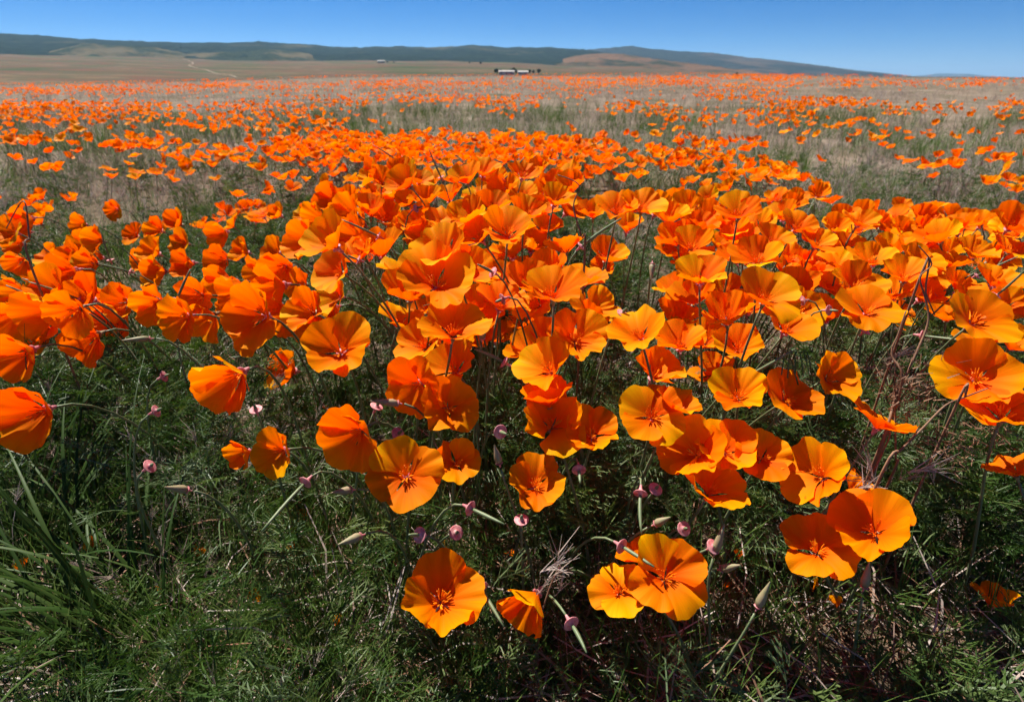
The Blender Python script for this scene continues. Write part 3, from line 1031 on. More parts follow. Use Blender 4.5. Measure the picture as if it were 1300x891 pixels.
def field_flower_mesh(seed, o):
    rg = random.Random(seed)
    V, F = small_flower(rg, o)
    nf = len(F)
    sv, sf = tube([Vector((0, 0, 0)), Vector((0.006, 0.004, -0.08)), Vector((0.0, 0.01, -0.22))], [0.0011, 0.0012, 0.0014], 4)
    V, F2 = join([(V, F), (sv, sf)])
    me = mesh('field_poppy', V, F2, 'far_petal')
    me.materials.append(M['stem'])
    for p in list(me.polygons)[nf:]:
        p.material_index = 1
    return me

def clump_mesh(seed, n, rad, S):
    rg = random.Random(seed)
    parts = []
    for i in range(n):
        a, r = rg.uniform(0, 6.28), rad * math.sqrt(rg.random())
        parts.append(small_flower(rg, rg.uniform(0.35, 0.85), nu=3, ns=2, S=S * rg.uniform(0.8, 1.15), at_=Vector((r * math.cos(a), r * math.sin(a), rg.uniform(-0.04, 0.03)))))
    return mesh('field_poppies', *join(parts), 'far_petal')

fl_src = source('field_poppy_shape', [field_flower_mesh(s, 0.3 + 0.08 * s) for s in range(8)])
cl_src = source('field_clump_shape', [clump_mesh(s + 50, 9, 0.20, 1.1) for s in range(6)])
P = np.array(rest_near).reshape(-1, 3)
n = len(P)
whole_src = source('whole_poppy_shape', [whole_flower((0, 1, 1, 2, 2, 3, 3, 4, 4, 5)[i], i % NSEED) for i in range(10)])
scatter('dense_poppies', P, np.stack([RNG.normal(0.1, .35, n), RNG.normal(-0.25, .35, n), RNG.uniform(0, 6.28, n)], 1), RNG.uniform(0.68, 0.96, n), RNG.integers(0, 10, n), whole_src,
        'crowded orange poppies running on behind the mound into the field', 'poppy field')
pts = []
for (n, r0, r1, gain, zf) in ((9500, 2.6, 9.0, 0.66, 0.19), (13000, 7, 20.0, 0.66, 0.19)):
    x, y = wedge(n, r0, r1, R(50), 0.2 if r0 < 5 else 0.3)
    z = gz_arr(x, y) + zf * RNG.uniform(0.75, 1.25, n)
    k = RNG.random(n) < bloom_density(x, y, z) * gain
    if r0 < 3:   # the nearer ones stand as single poppies
        k &= np.hypot(x, y) > 3.2
    pts.append(np.stack([x[k], y[k], z[k]], 1))
P = np.concatenate(pts)
n = len(P)
print('field poppies', n)
scatter('field_poppies', P, np.stack([RNG.normal(-0.1, .28, n), RNG.normal(-0.1, .28, n), RNG.uniform(0, 6.28, n)], 1), RNG.uniform(0.7, 1.0, n), RNG.integers(0, 8, n), fl_src,
        'countless orange poppies spreading across the open grassy field', 'poppy field')
x, y = wedge(16000, 17, 85, R(50), 0.4)
z = gz_arr(x, y) + 0.17
k = RNG.random(len(x)) < bloom_density(x, y, z) * 0.66
P = np.stack([x[k], y[k], z[k]], 1)
n = len(P)
print('far clumps', n)
scatter('far_poppies', P, np.stack([RNG.normal(0, .08, n), RNG.normal(0, .08, n), RNG.uniform(0, 6.28, n)], 1), RNG.uniform(0.8, 1.5, n), RNG.integers(0, 6, n), cl_src,
        'far orange poppy patches fading towards the crest of the field', 'poppy field')

# --- ferny poppy leaves
def ribbon(p0, p1, w0, w1, nrm):
    d = (p1 - p0)
    s = d.cross(nrm)
    if s.length < 1e-6:
        s = d.cross(Vector((1, 0, 0)))
    s.normalize()
    return [p0 - s * w0, p0 + s * w0, p1 + s * w1, p1 - s * w1], [(0, 1, 2, 3)]

def fern_leaf(seed, L=0.07, wide=0.0007):
    rg = random.Random(seed)
    parts = []
    nrm = Vector((0, 1, 0.1)).normalized()
    p = Vector((0, 0, 0)); d = Vector((0, 0.15, 1)).normalized()
    pet = [p]
    for i in range(4):
        d = (d + Vector((rg.uniform(-.08, .08), 0.13, -0.04))).normalized()
        pet.append(pet[-1] + d * L * 0.13)
    for a, b in zip(pet[:-1], pet[1:]):
        parts.append(ribbon(a, b, wide * 0.9, wide * 0.8, nrm))
    def branch(p, d, l, lev):
        e = p + d * l
        if lev == 0:
            parts.append(ribbon(p, e, wide * 0.8, wide * 0.25, nrm))
            return
        parts.append(ribbon(p, e, wide * 0.8, wide * 0.7, nrm))
        for s in (-0.75, 0.0, 0.75):
            dd = (d + Vector((s * rg.uniform(0.7, 1.2), rg.uniform(-0.15, 0.3), rg.uniform(-0.25, 0.2)))).normalized()
            branch(e, dd, l * rg.uniform(0.52, 0.72), lev - 1)
        if lev == 2:
            for s in (-1, 1):
                m = p + d * l * 0.55
                dd = (d * 0.7 + Vector((s, rg.uniform(0, .3), rg.uniform(-.2, .1)))).normalized()
                branch(m, dd, l * 0.45, 1)
    top = pet[-1]
    for s in (-0.9, 0.0, 0.9):
        dd = (d + Vector((s * rg.uniform(0.8, 1.1), rg.uniform(0, 0.35), rg.uniform(-0.15, 0.1)))).normalized()
        branch(top, dd, L * rg.uniform(0.17, 0.24), 2)
    return join(parts)

def leaf_clump(seed, n=9, rad=0.032):
    rg = random.Random(seed)
    parts = []
    for i in range(n):
        V, F = fern_leaf(seed * 20 + i, 0.07 * rg.uniform(0.6, 1.05))
        az, r_ = rg.uniform(0, 6.28), rad * math.sqrt(rg.random())
        q = Quaternion((0, 0, 1), az) @ Quaternion((1, 0, 0), rg.gauss(-0.35, 0.4)) @ Quaternion((0, 0, 1), rg.uniform(-.5, .5))
        off = Vector((r_ * math.cos(az * 1.7), r_ * math.sin(az * 1.7), rg.uniform(-0.03, 0.02)))
        parts.append(([q @ Vector(v) + off for v in V], F))
    return join(parts)

leaf_src = source('fern_leaf_shape', [mesh('fern_leaf', *leaf_clump(s), 'leaf', smooth=False) for s in range(10)])

def blade_tuft(seed, n, L, spread, w, bend=0.5):
    rg = random.Random(seed)
    parts = []
    for i in range(n):
        a = rg.uniform(0, 6.28); l = L * rg.uniform(0.5, 1.1)
        out = Vector((math.cos(a), math.sin(a), 0))
        p = out * spread * rg.random()
        d = (Vector((0, 0, 1)) + out * rg.uniform(0.05, 0.6)).normalized()
        side = Vector((-out.y, out.x, 0)) * w
        V = []
        ks = 4
        for k in range(ks + 1):
            f = 1 - (k / ks) ** 1.5 * 0.92
            V += [p - side * f, p + side * f]
            p = p + d * l / ks
            d = (d + out * bend * rg.uniform(0.2, 0.5) + Vector((0, 0, -0.06))).normalized()
        parts.append((V, [(2 * k, 2 * k + 1, 2 * k + 3, 2 * k + 2) for k in range(ks)]))
    return join(parts)

def brome(seed, n, L, spread):
    """dry brome grass: thin stalks ending in a drooping brush of awns"""
    rg = random.Random(seed)
    parts = []
    for i in range(n):
        a = rg.uniform(0, 6.28); l = L * rg.uniform(0.6, 1.1)
        out = Vector((math.cos(a), math.sin(a), 0))
        p = out * spread * rg.random()
        d = (Vector((0, 0, 1)) + out * rg.uniform(0.05, 0.45)).normalized()
        nr = Vector((-out.y, out.x, 0.1))
        for k in range(3):
            q = p + d * l / 3
            parts.append(ribbon(p, q, 0.0006, 0.0005, Vector((0.3, -1, 0.2))))
            p = q; d = (d + out * 0.16).normalized()
        for k in range(rg.randint(9, 14)):
            dd = (d + Vector((rg.gauss(0, .34), rg.gauss(0, .34), rg.gauss(-.05, .28)))).normalized()
            s0 = p - d * rg.uniform(0, 0.02)
            parts.append(ribbon(s0, s0 + dd * rg.uniform(0.012, 0.03), 0.0005, 0.00015, Vector((rg.uniform(-1, 1), -1, 0.2))))
    return join(parts)

green_src = source('green_tuft_shape', [mesh('green_tuft', *blade_tuft(s, 12, 0.13, 0.02, 0.0009, 0.35), 'blade', smooth=False) for s in range(6)])
straw_src = source('straw_tuft_shape', [mesh('straw_tuft', *brome(s, 9, 0.15, 0.05), 'straw', smooth=False) for s in range(6)])

def front_mask(x, y):
    return np.clip((np.hypot(x, y) - 0.22) / 0.12, 0, 1)

# leaves of the clump, piled up to about two thirds of the bloom height
x, y = wedge(11000, 0.17, 3.4, R(56), 0.05)
can, near = canopy(x, y)
r = np.hypot(x, y)
patch = np.array([mnoise.fractal(Vector((a * 4.2, b * 4.2, 2.2)), 1.0, 2.0, 3) for a, b in zip(x, y)])
p = np.clip(1.35 - near / 0.30, 0.3, 1) * np.clip(0.66 + patch * 1.6, 0.04, 1) * np.clip(0.14 + (r - 0.36) * 2.6, 0.14, 1)
k = RNG.random(len(x)) < p
x, y, can = x[k], y[k], can[k]
top = np.maximum(can * np.clip(0.58 + r[k] * 0.22, 0.58, 0.78) - 0.045, 0.010)
z = gz_arr(x, y) + top * RNG.random(len(x)) ** 0.65
for tx, ty in ((170, 815), (60, 720)):
    g_ = on_ground(tx, ty)
    kk = (np.hypot(x - g_.x, y - g_.y) > 0.085) | (RNG.random(len(x)) < 0.12)
    x, y, z = x[kk], y[kk], z[kk]
# leaves do not stand in front of an open bloom
hpx, hpy, hd = to_px(np.stack([heads[:, 0], heads[:, 1], heads[:, 2] + gz_arr(heads[:, 0], heads[:, 1])], 1))
lpx, lpy, ld = to_px(np.stack([x, y, z + 0.02], 1))
keepl = np.ones(len(x), bool)
for i in range(n_named):
    rad = FPX * 0.05 / hd[i]
    keepl &= ~(((lpx - hpx[i]) ** 2 + (lpy - hpy[i]) ** 2 < rad * rad) & (ld < hd[i] + 0.01))
x, y, z = x[keepl], y[keepl], z[keepl]
n = len(x)
print('leaves', n)
scatter('poppy_foliage', np.stack([x, y, z], 1), np.stack([RNG.normal(0.0, 0.25, n), RNG.normal(0, 0.25, n), RNG.uniform(0, 6.28, n)], 1), RNG.uniform(0.6, 1.05, n), RNG.integers(0, 10, n), leaf_src,
        'dense ferny green poppy leaves filling the ground under the blooms', 'foliage')

# green blades between the plants, thicker at the front and beside the clump
x, y = wedge(13000, 0.25, 9.0, R(54), -0.3)
patch = np.array([mnoise.fractal(Vector((a * 1.2, b * 1.2, 7.2)), 1.0, 2.0, 3) for a, b in zip(x, y)])
k = RNG.random(len(x)) < np.clip(0.5 + patch * 1.2, 0.06, 1)
x, y = x[k], y[k]
n = len(x)
scatter('green_grass', np.stack([x, y, gz_arr(x, y)], 1), np.stack([RNG.normal(0, .15, n), RNG.normal(0, .15, n), RNG.uniform(0, 6.28, n)], 1), RNG.uniform(0.5, 1.25, n) * np.clip(0.75 + np.hypot(x, y) * 0.12, 0.7, 1.5), RNG.integers(0, 6, n), green_src,
        'thin green grass growing between the poppies', 'grass')

# pale dry grass of the open field, some in the clump
x, y = wedge(30000, 0.3, 55, R(52), -0.45)
r = np.hypot(x, y)
patch = np.array([mnoise.fractal(Vector((a * 0.7 + 40, b * 0.7, 5.2)), 1.0, 2.0, 4) for a, b in zip(x, y)])
can, near = canopy(x, y)
k = RNG.random(len(x)) < np.clip(0.62 + patch * 1.0, 0.1, 1) * np.clip(near / 0.35, 0.05, 1) * np.clip((r - 0.4) * 2.2, 0.03, 1)
x, y, r = x[k], y[k], r[k]
n = len(x)
print('straw', n)
scatter('dry_grass', np.stack([x, y, gz_arr(x, y)], 1), np.stack([RNG.normal(0, .18, n), RNG.normal(0, .18, n), RNG.uniform(0, 6.28, n)], 1), RNG.uniform(0.5, 1.05, n) * np.clip(0.8 + r * 0.012, 0.8, 1.2), RNG.integers(0, 6, n), straw_src,
        'pale dry brome grass standing in the gaps of the poppy field', 'grass')

# ------------------------------------------------------------------ seed pods, buds and spent caps
POD_G = 'spent poppy pods among the front clump'
DISC = mesh('rim', *lathe([(0.0009, -0.0075), (0.0013, -0.0045), (0.0021, -0.0014), (0.0052, -0.0006), (0.0060, 0.0004), (0.0054, 0.0006), (0.0030, 0.0000), (0.0020, 0.0012), (0.0013, 0.002)], 14), 'rim')

def pod_mesh(L, seed):
    rg = random.Random(seed)
    b = rg.uniform(-0.12, 0.12)
    pts = [Vector((b * L * (i / 5) ** 2, 0, L * i / 5)) for i in range(6)]
    body = tube(pts, [0.0011, 0.0015, 0.0016, 0.0014, 0.0011, 0.0006], 6)
    return mesh('seed_pod', *body, 'stem')

def local_axis(px, py, ang, t):
    v = ray(px, py).normalized()
    right = v.cross(Vector((0, 0, 1))).normalized()
    up = right.cross(v)
    a, tt = R(ang), R(t)
    return (right * math.cos(a) + up * math.sin(a)) * math.sin(tt) - v * math.cos(tt)

def base_for(p, axis, rg, back=0.06):
    bx = p.x - axis.x * back + rg.uniform(-.025, .025)
    by = p.y - axis.y * back + rg.uniform(-.01, .04)
    return Vector((bx, by, gz(bx, by)))

def lift(p, h=0.03):
    m = gz(p.x, p.y) + h
    if p.z < m:
        p.z = m
    return p

def spent(px, py, depth, ang, t, L, label, group=POD_G, size=1.0):
    rg = random.Random(int(px + py * 3))
    p = lift(at(px, py, depth)); ax = local_axis(px, py, ang, t)
    base = base_for(p, ax, rg)
    e = tag(empty('spent_poppy', base), label, 'seed pod', group)
    q = Vector((0, 0, 1)).rotation_difference(ax)
    link('rim', DISC, e, p - base, q, size)
    if L:
        link('seed_pod', pod_mesh(L, px), e, p - base, q, 1.0)
    link('stem', stem_mesh(p, ax, base, 0.0009, 0.0014, 0.03), e)

LP = 'pink-rimmed spent poppy cap in the dark gap under the front blooms'
for a in [
 (635, 548, .46, -20, 28, .012, 'bright pink spent cap close below the golden dark-centred bloom'),
 (597, 645, .44, -28, 60, .034, 'rosy spent cap with a pod slanting down over dark leaves'),
 (533, 679, .42, 170, 40, .012, 'small pink spent cap above the large deep cup poppy'),
 (610, 746, .42, -58, 60, .034, 'pink spent cap whose bent pod hangs beside the large deep cup'),
 (725, 791, .40, -50, 55, .025, 'pink spent cap at the foot of the bright low yellow-orange poppy'),
 (789, 693, .43, -22, 60, .030, 'pink spent cap with its pod lying across the large tongue-petalled bloom'),
 (813, 626, .46, -88, 62, .034, 'pink spent cap with a straight pod pointing down at the low pair'),
 (832, 621, .47, 60, 40, .006, LP), (868, 671, .46, 20, 30, .006, LP), (505, 551, .48, 30, 35, .008, LP),
 (579, 676, .46, 10, 20, .006, LP), (662, 660, .45, 90, 40, .006, LP), (735, 596, .47, -80, 45, .015, LP), (905, 694, .44, 40, 45, .004, LP),
 (190, 592, .46, 20, 50, .004, 'lone pink oval cap above a slender pink-based bud'),
 (388, 612, .46, -145, 66, .050, 'pink cap with the longest curved pod slanting under the sideways poppy'),
 (198, 522, .52, 10, 60, .006, 'pink cap over green leaves between sideways poppies'),
 (208, 478, .58, 10, 60, .006, LP), (325, 520, .52, 100, 50, .006, LP), (478, 516, .5, 60, 60, .006, LP),
 (638, 380, .55, 200, 70, .008, LP), (626, 346, .57, 150, 60, .02, 'pink cap on a hooked stalk over the tipped yellow-edged poppy'),
 (738, 313, .62, 42, 78, .052, 'long bare pod slanting up beside the poppy seen from behind'),
 (528, 265, .8, 20, 60, .012, LP), (640, 228, .95, 40, 75, .05, 'dark slanting pod stalk among the last mound poppies'),
 (950, 477, .52, 40, 72, .048, 'long pale pod slanting up from the scalloped poppy'),
 (1019, 382, .66, 200, 60, .01, LP), (1052, 394, .62, 10, 60, .01, LP), (1170, 426, .6, 5, 78, .05, 'pod lying level above the pleated poppy near dry weeds'),
 (790, 398, .55, 60, 60, .008, LP), (1098, 420, .58, 60, 70, .03, LP), (1135, 320, .9, 40, 80, .045, LP), (1240, 350, .8, 45, 80, .05, LP),
 (1190, 375, .75, 50, 80, .05, LP), (1265, 375, .7, 60, 80, .05, LP), (100, 380, .75, 140, 80, .055, LP), (85, 372, .78, 142, 80, .05, LP), (60, 385, .72, 135, 80, .045, LP),
 (140, 330, .95, 95, 80, .05, LP), (165, 345, .9, 150, 80, .05, LP), (225, 380, .68, 60, 78, .04, LP), (480, 300, .75, 150, 80, .05, LP), (455, 330, .7, 155, 80, .045, LP), (560, 225, .95, 115, 80, .05, LP), (505, 205, 1.2, 140, 80, .06, LP), (640, 460, .52, 150, 76, .03, LP),
    ]:
    if a[6] == LP and a[1] < 500:
        a = a[:6] + (('bare green pod stalk in the loose wind-tipped drift' if a[5] > .03 else 'small pink cap in the loose wind-tipped drift') if a[0] < 460 else (('bare green pod stalk in the dense drift behind the weeds' if a[5] > .03 else 'small pink cap in the dense drift behind the weeds') if a[0] > 985 else ('bare green pod stalk rising between the crowded mound poppies' if a[5] > .025 else 'small pink cap peeping between the crowded mound poppies')),)
    spent(*a)

def bud(px, py, depth, ang, t, L, label, mat='bud'):
    rg = random.Random(int(px * 2 + py))
    p = lift(at(px, py, depth)); ax = local_axis(px, py, ang, t)
    base = base_for(p, ax, rg)
    e = tag(empty('poppy_bud', base), label, 'flower bud', 'pointed poppy buds of the front clump')
    q = Vector((0, 0, 1)).rotation_difference(ax)
    L *= 0.92
    prof = [(0.0010, 0), (0.0028, L * .07), (0.0034, L * .22), (0.0028, L * .45), (0.0017, L * .7), (0.0009, L * .88), (0.0004, L)]
    link('bud_cap', mesh('bud_cap', *lathe(prof, 10), mat), e, p - base, q, 1.0)
    link('rim', DISC, e, p - base, q, 0.52)
    link('stem', stem_mesh(p, ax, base, 0.0009, 0.0014, 0.03), e)

for a in [
 (962, 770, .42, 78, 66, .024, 'upright brown-green bud with a rosy base beside ferny leaves'),
 (908, 700, .44, 82, 66, .026, 'grey-green pointed bud standing over fallen orange petals'),
 (916, 722, .44, 30, 60, .018, 'plump pinkish bud tilted beside the taller grey-green bud'),
 (458, 680, .43, 188, 68, .020, 'pale tan bud lying sideways above ferny leaves'),
 (505, 512, .48, 168, 72, .026, 'tan pointed bud aimed away from the golden dark-centred bloom'),
 (238, 622, .45, 150, 62, .020, 'slender orange-brown bud with a pink rim below the lone oval cap'),
 (634, 588, .46, 105, 66, .018, 'cream pointed bud under the bright pink spent cap'),
 (832, 665, .45, 35, 62, .016, 'small rosy bud above the large tongue-petalled bloom'),
 (1097, 745, .43, 95, 66, .022, 'plain green bud standing below the broad round poppy'),
 (446, 622, .46, 175, 66, .018, 'drab bud pointing sideways beside the flat golden poppy'),
 (612, 430, .53, 85, 66, .020, 'pale bud standing in front of the big shaded cup'),
 (190, 430, .58, 170, 78, .026, 'thin orange bud lying level under the sideways-blown bunch'),
 (828, 335, .62, -88, 70, .02, 'brown bud hanging in the open green gap'),
]:
    bud(*a)

# ------------------------------------------------------------------ fallen petals on the ground
fp = [(385, 652), (376, 690), (312, 752), (318, 760), (30, 722), (120, 690), (740, 640), (936, 716), (928, 745), (560, 700), (700, 640), (205, 640), (470, 620), (1030, 760), (245, 700), (165, 560), (1180, 690), (1060, 780), (425, 790), (640, 700), (860, 800), (205, 740), (150, 505), (410, 520)]
for i, (px, py) in enumerate(fp):
    rg = random.Random(i)
    me = VAR[rg.randrange(3), rg.randrange(NSEED)][0][rg.randrange(4)]
    g = on_ground(px, py, rg.uniform(0.012, 0.05))
    o = link('fallen_petal', me, loc=g, quat=Quaternion((rg.uniform(-1, 1), rg.uniform(-1, 1), rg.uniform(-1, 1)), rg.uniform(0.5, 2.6)), scale=(rg.uniform(0.25, 0.5), rg.uniform(0.3, 0.55), rg.uniform(0.3, 0.5)))
    tag(o, 'withered orange petal lying in the dark litter under the plants', 'petal', 'fallen petals in the litter')

# ------------------------------------------------------------------ grass tuft
def blade_mesh(rg, L, w, az, lean, curl):
    out = Vector((math.cos(az), math.sin(az), 0))
    p = out * rg.uniform(0, 0.012); d = (Vector((0, 0, 1)) + out * lean).normalized()
    side = Vector((-out.y, out.x, 0)).normalized()
    V, F = [], []
    ks = 9
    for k in range(ks + 1):
        f = (1 - (k / ks) ** 2.2) * w + 0.0002
        up = side.cross(d)
        V += [p - side * f, p - up * f * 0.35, p + side * f]
        p = p + d * L / ks
        d = (d + (out * 0.6 - Vector((0, 0, 1))) * curl / ks).normalized()
    for k in range(ks):
        a = 3 * k
        F += [(a, a + 1, a + 4, a + 3), (a + 1, a + 2, a + 5, a + 4)]
    return mesh('blade', V, F, 'tuft')

def grass_tuft(px, py, n, L, az0, spread, label):
    rg = random.Random(int(px + py))
    b = on_ground(px, py)
    e = tag(empty('grass_tuft', b), label, 'grass', 'green grass tufts at the clump edge')
    for i in range(n):
        az = az0 + rg.gauss(0, spread)
        o = link('blade', blade_mesh(rg, L * rg.uniform(0.55, 1.1), rg.uniform(0.0009, 0.0021), az, rg.uniform(0.15, 1.0), rg.uniform(0.3, 1.4)), e, Vector((rg.gauss(0, .018), rg.gauss(0, .018), -0.002)))

grass_tuft(170, 815, 60, 0.27, R(170), 0.8, 'dark green grass tuft with long arching blades over shaded litter')
grass_tuft(60, 720, 44, 0.24, R(120), 1.0, 'narrow grass tuft leaning out from the foot of the sideways poppies')
grass_tuft(250, 640, 22, 0.18, R(110), 1.2, 'sparse grass tuft standing between the pink oval cap and the tall pleated poppy')
grass_tuft(1240, 720, 16, 0.12, R(60), 1.2, 'short sparse tuft in the shade under the dry weeds')

# ------------------------------------------------------------------ brown dry weeds
def smooth_path(pts, n=5):
    out = []
    for i in range(len(pts) - 1):
        p0, p1, p2, p3 = pts[max(i - 1, 0)], pts[i], pts[i + 1], pts[min(i + 2, len(pts) - 1)]
        for k in range(n):
            t = k / n
            out.append(0.5 * ((2 * p1) + (p2 - p0) * t + (2 * p0 - 5 * p1 + 4 * p2 - p3) * t * t + (3 * p1 - p0 - 3 * p2 + p3) * t ** 3))
    return out + [pts[-1]]

awn_src = [mesh('seed_head', *brome(s + 90, 1, 0.02, 0.0), 'straw', smooth=False) for s in range(3)]
def fuzz(seed, n=70, rad=0.018):
    rg = random.Random(seed)
    parts = []
    for i in range(n):
        p = Vector((rg.gauss(0, 1), rg.gauss(0, 1), rg.gauss(0, 1.3))) * rad * 0.5
        d = Vector((rg.gauss(0, 1), rg.gauss(0, 1), rg.gauss(0.3, 1))).normalized() * rg.uniform(0.005, 0.012)
        parts.append(ribbon(p, p + d, 0.0006, 0.0002, Vector((rg.uniform(-1, 1), -1, .3))))
    return join(parts)
fuzz_src = [mesh('seed_head', *fuzz(s), 'twig', smooth=False) for s in range(3)]

def weed(stalks, heads_, label):
    """stalks: list of (depth, [pixels from the tip down to the ground end])"""
    first = True
    for dep, pp in stalks:
        w = [lift(at(x, y, dep), 0.01) for x, y in pp]
        foot = Vector((w[-1].x, w[-1].y + 0.02, gz(w[-1].x, w[-1].y + 0.02)))
        if first:
            base = foot.copy()
            e = tag(empty('dry_weed', base), label, 'weed', 'brown dry weeds')
            first = False
        path = smooth_path(w + [foot - Vector((0, 0, .004))])
        n = len(path)
        link('stalk', mesh('stalk', *tube([p - base for p in path], [0.0005 + 0.0009 * i / n for i in range(n)], 5), 'twig'), e)
    for px, py, dep, kind in heads_:
        rg = random.Random(int(px * py))
        link('seed_head', (fuzz_src if kind else awn_src)[rg.randrange(3)], e, lift(at(px, py, dep)) - base, Quaternion((rg.uniform(-1, 1), rg.uniform(-1, 1), 1), rg.uniform(0, 6)), rg.uniform(0.7, 1.1))

weed([(.50, [(1166, 312), (1183, 335), (1168, 352), (1175, 380), (1178, 410), (1160, 455), (1135, 510), (1120, 560)]),
      (.50, [(1150, 395), (1140, 425), (1132, 450), (1140, 510)]), (.51, [(1187, 400), (1175, 372), (1168, 352)])],
     [(1132, 475, .5, 1), (1140, 500, .5, 1), (1165, 498, .5, 1), (1125, 462, .5, 0), (1180, 465, .5, 0), (1150, 520, .5, 1)], 'tall curling brown weed stalks rising in front of the dense drift')
weed([(.46, [(1254, 493), (1225, 504), (1200, 515), (1170, 545), (1145, 570), (1120, 600)]), (.46, [(1224, 494), (1225, 504), (1215, 512)])],
     [(1190, 560, .47, 1), (1215, 575, .47, 1), (1165, 600, .47, 0), (1185, 605, .47, 0), (1150, 610, .47, 0)], 'slanting brown twig crossing below the big bowl poppy')
weed([(.5, [(1136, 460), (1136, 520), (1137, 580), (1134, 600)]), (.5, [(1115, 520), (1130, 548), (1120, 575), (1105, 610)])],
     [(1100, 600, .48, 0), (1108, 618, .48, 0), (1085, 620, .48, 0), (1250, 545, .5, 1), (1275, 560, .5, 1)], 'upright dry stalks with lilac-grey brushes beside the ragged edge-on poppy')
weed([(.44, [(712, 715), (700, 740), (690, 770), (684, 790)])], [(712, 720, .43, 0), (704, 735, .43, 0), (695, 728, .43, 0), (715, 745, .43, 0), (690, 750, .43, 0)], 'pale dry grass sprig in front of the shaded nodding poppy')
weed([(.62, [(708, 222), (735, 235), (728, 262), (738, 300), (742, 330)])], [], 'bare dark forked stalk standing among the mound poppies')
weed([(.62, [(8, 290), (30, 255), (37, 300), (42, 345)])], [], 'thin dark dry stalk beside the side-blown blooms')

# the wilted pale seedling hooked over a bloom
b = on_ground(1030, 560)
e = tag(empty('wilted_seedling', b), 'pale green wilted seedling with threads drooping from a hook', 'plant')
for k, (dx, ln_) in enumerate([(-22, 26), (-14, 30), (-4, 24), (6, 28), (14, 34), (20, 52)]):
    top = at(1012 + dx * .2, 446, .50); mid = at(1012 + dx * .7, 448 + 3, .50); end = at(1014 + dx, 450 + ln_, .497)
    link('thread', mesh('thread', *tube([p - b for p in smooth_path([top, mid, end], 5)], [0.0006] * 11, 5), 'leaf_pale'), e)
top = at(1012, 446, .50)
link('stem', mesh('stem', *tube([p - b for p in smooth_path([top, at(1006, 462, .505), at(1016, 500, .53), b - Vector((0, 0, .004))], 5)], [0.0007] * 16, 5), 'leaf_pale'), e)

# ------------------------------------------------------------------ litter and small pale-leaved weeds near the front
lit_src = source('litter_shape', [mesh('litter', *join([ribbon(Vector((0, 0, 0)), Vector((0.03, 0.004 * s, 0.003)), 0.0007, 0.0006, Vector((0, .2, 1))), ribbon(Vector((0.03, 0.004 * s, 0.003)), Vector((0.055, 0.012 * s, 0.0)), 0.0006, 0.0003, Vector((0, .2, 1)))]), 'straw' if s % 2 else 'twig', smooth=False) for s in range(4)])
x, y = wedge(9500, 0.2, 1.6, R(60), 0.0)
n = len(x)
scatter('plant_litter', np.stack([x, y, gz_arr(x, y) + RNG.uniform(0.001, 0.03, n)], 1), np.stack([RNG.normal(0, .3, n), RNG.normal(0, .45, n), RNG.uniform(0, 6.28, n)], 1), RNG.uniform(0.5, 1.6, n), RNG.integers(0, 4, n), lit_src,
        'dry stems and twig litter covering the soil under the plants', 'litter')
pale_src = source('pale_leaf_shape', [mesh('pale_leaf', *fern_leaf(s + 40, 0.05, 0.0014), 'leaf_pale', smooth=False) for s in range(5)])
x, y = wedge(3600, 0.24, 1.1, R(58), 0.0)
patch = np.array([mnoise.noise(Vector((a * 9, b * 9, 12.2))) for a, b in zip(x, y)])
k = (patch > 0.12)
x, y = x[k], y[k]
n = len(x)
scatter('filaree_leaves', np.stack([x, y, gz_arr(x, y) + RNG.uniform(0.0, 0.035, n)], 1), np.stack([RNG.normal(-0.2, .7, n), RNG.normal(0, .7, n), RNG.uniform(0, 6.28, n)], 1), RNG.uniform(0.5, 1.1, n), RNG.integers(0, 5, n), pale_src,
        'low pale green ferny weeds in patches at the foot of the clump', 'foliage')

# ------------------------------------------------------------------ far buildings, trees and the dirt road
def house(px, py, w, d, h, label, roof_h):
    g = on_far(px, py)
    e = tag(empty('farm_building', g), label, 'building', 'farm buildings on the plain')
    yaw = math.atan2(-g.x, g.y)
    q = Quaternion((0, 0, 1), yaw)
    def box(x0, x1, y0, y1, z0, z1):
        V = [(x, y, z) for z in (z0, z1) for y in (y0, y1) for x in (x0, x1)]
        return V, [(0, 2, 3, 1), (4, 5, 7, 6), (0, 1, 5, 4), (2, 6, 7, 3), (0, 4, 6, 2), (1, 3, 7, 5)]
    link('wall', mesh('wall', *box(-w / 2, w / 2, -d / 2, d / 2, -2, h), 'wall', smooth=False), e, (0, 0, 0), q)
    o_ = 0.8
    V = [(-w / 2 - o_, -d / 2 - o_, h), (w / 2 + o_, -d / 2 - o_, h), (w / 2 + o_, d / 2 + o_, h), (-w / 2 - o_, d / 2 + o_, h), (-w / 2 - o_, 0, h + roof_h), (w / 2 + o_, 0, h + roof_h)]
    link('roof', mesh('roof', V, [(0, 1, 5, 4), (2, 3, 4, 5), (0, 4, 3), (1, 2, 5), (3, 2, 1, 0)], 'roof', smooth=False), e, (0, 0, 0.02), q)
    for k in range(max(2, int(w / 7))):
        xx = -w / 2 + w * (k + 0.5) / max(2, int(w / 7))
        link('window', mesh('window', *box(xx - .8, xx + .8, -d / 2 - .06, -d / 2 + .02, h * .35, h * .75), 'window', smooth=False), e, (0, 0, 0), q)

house(643, 95.7, 24, 10, 5.0, 'long low white farm building beside dark trees on the plain', 2.0)
house(664, 95.7, 16, 9, 4.5, 'smaller white farm building next to the long one on the plain', 2.0)
house(484, 80.5, 26, 12, 7, 'tiny pale shed standing alone at the foot of the wooded hills', 3)

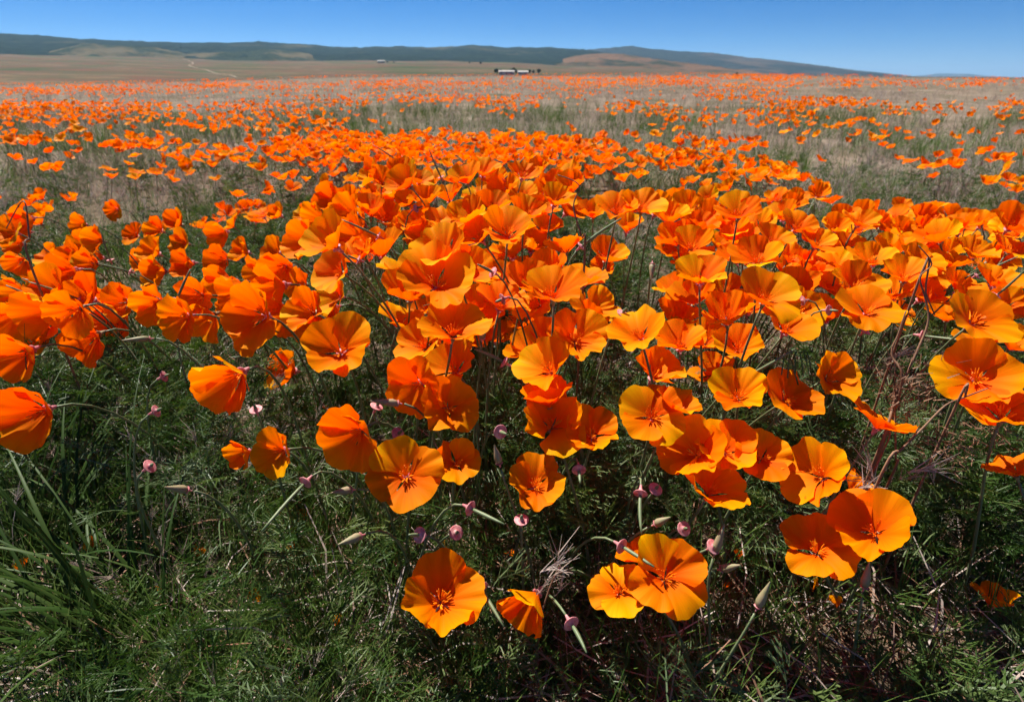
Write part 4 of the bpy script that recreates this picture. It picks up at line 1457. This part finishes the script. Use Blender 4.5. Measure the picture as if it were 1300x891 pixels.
def crown(seed, rad, ht, n=260):
    rg = random.Random(seed)
    parts = []
    for i in range(n):
        v = Vector((rg.gauss(0, 1), rg.gauss(0, 1), rg.gauss(0, 1))).normalized() * rg.uniform(0.55, 1.0)
        p = Vector((v.x * rad, v.y * rad, ht * 0.58 + v.z * ht * 0.42))
        nrm = (v + Vector((rg.uniform(-.6, .6), rg.uniform(-.6, .6), rg.uniform(-.3, .6)))).normalized()
        a = nrm.orthogonal().normalized() * rad * 0.2; b_ = nrm.cross(a)
        parts.append(([p - a, p + b_, p + a, p - b_], [(0, 1, 2, 3)]))
    return join(parts)

tree_cr = [mesh('crown', *crown(s, 3.6, 8), 'far_leaf', smooth=False) for s in range(3)]
tree_tr = mesh('trunk', *tube([(0, 0, -1), (0.1, 0, 2), (0, 0.1, 5)], [0.35, 0.28, 0.12], 7), 'twig')
TREES = [(630, 94, 1.1), (635, 93, .9), (652, 93, 1.2), (655, 94, .9), (672, 94, 1.0), (677, 94, .8), (684, 94, 1.1), (648, 92.5, .8), (492, 80.5, 1.0), (500, 80.5, .8), (610, 82, 1.2), (596, 81, 1.0), (935, 96.5, 1.1)]
for i, (px, py, s_) in enumerate(TREES):
    g = on_far(px, py)
    e = tag(empty('tree', g), 'dark rounded tree in the row by the farm buildings' if py > 90 and px < 800 else ('dark tree beside the lone pale shed' if px < 550 else 'single dark tree standing out on the open plain'), 'tree', 'trees on the plain')
    link('trunk', tree_tr, e, (0, 0, 0), None, s_)
    link('crown', tree_cr[i % 3], e, (0, 0, 0), Quaternion((0, 0, 1), i * 1.3), s_)

rp = [on_far(x, y) for x, y in [(232, 75.5), (240, 78), (245, 81), (240, 83.5), (250, 87), (266, 91), (285, 95.5), (300, 99)]]
path = smooth_path(rp, 12)
V, F = [], []
for i, p in enumerate(path):
    t = (path[min(i + 1, len(path) - 1)] - path[max(i - 1, 0)]); t.z = 0; t.normalize()
    s_ = Vector((t.y, -t.x, 0)) * 1.7
    for q in (p - s_, p + s_):
        V.append((q.x, q.y, far_z(q.x, q.y) + 0.5))
for i in range(len(path) - 1):
    F.append((2 * i, 2 * i + 1, 2 * i + 3, 2 * i + 2))
tag(link('dirt_road', mesh('dirt_road', V, F, 'dirt_road')), kind='structure')

# ------------------------------------------------------------------ the air between here and the hills
m, nt, out = new_mat('haze')
pv = N(nt, 'ShaderNodeVolumePrincipled')
pv.inputs['Color'].default_value = (0.42, 0.70, 1.0, 1)
pv.inputs['Density'].default_value = 0.000034
pv.inputs['Anisotropy'].default_value = 0.2
nt.links.new(pv.outputs[0], out.inputs['Volume'])
E = 46000.0
V = [(x, y, z) for z in (-70, 760) for y in (-E, E) for x in (-E, E)]
tag(link('haze', mesh('haze', V, [(0, 2, 3, 1), (4, 5, 7, 6), (0, 1, 5, 4), (2, 6, 7, 3), (0, 4, 6, 2), (1, 3, 7, 5)], m, smooth=False)), 'thin blue haze lying over the plain and hills', 'haze', kind='stuff')
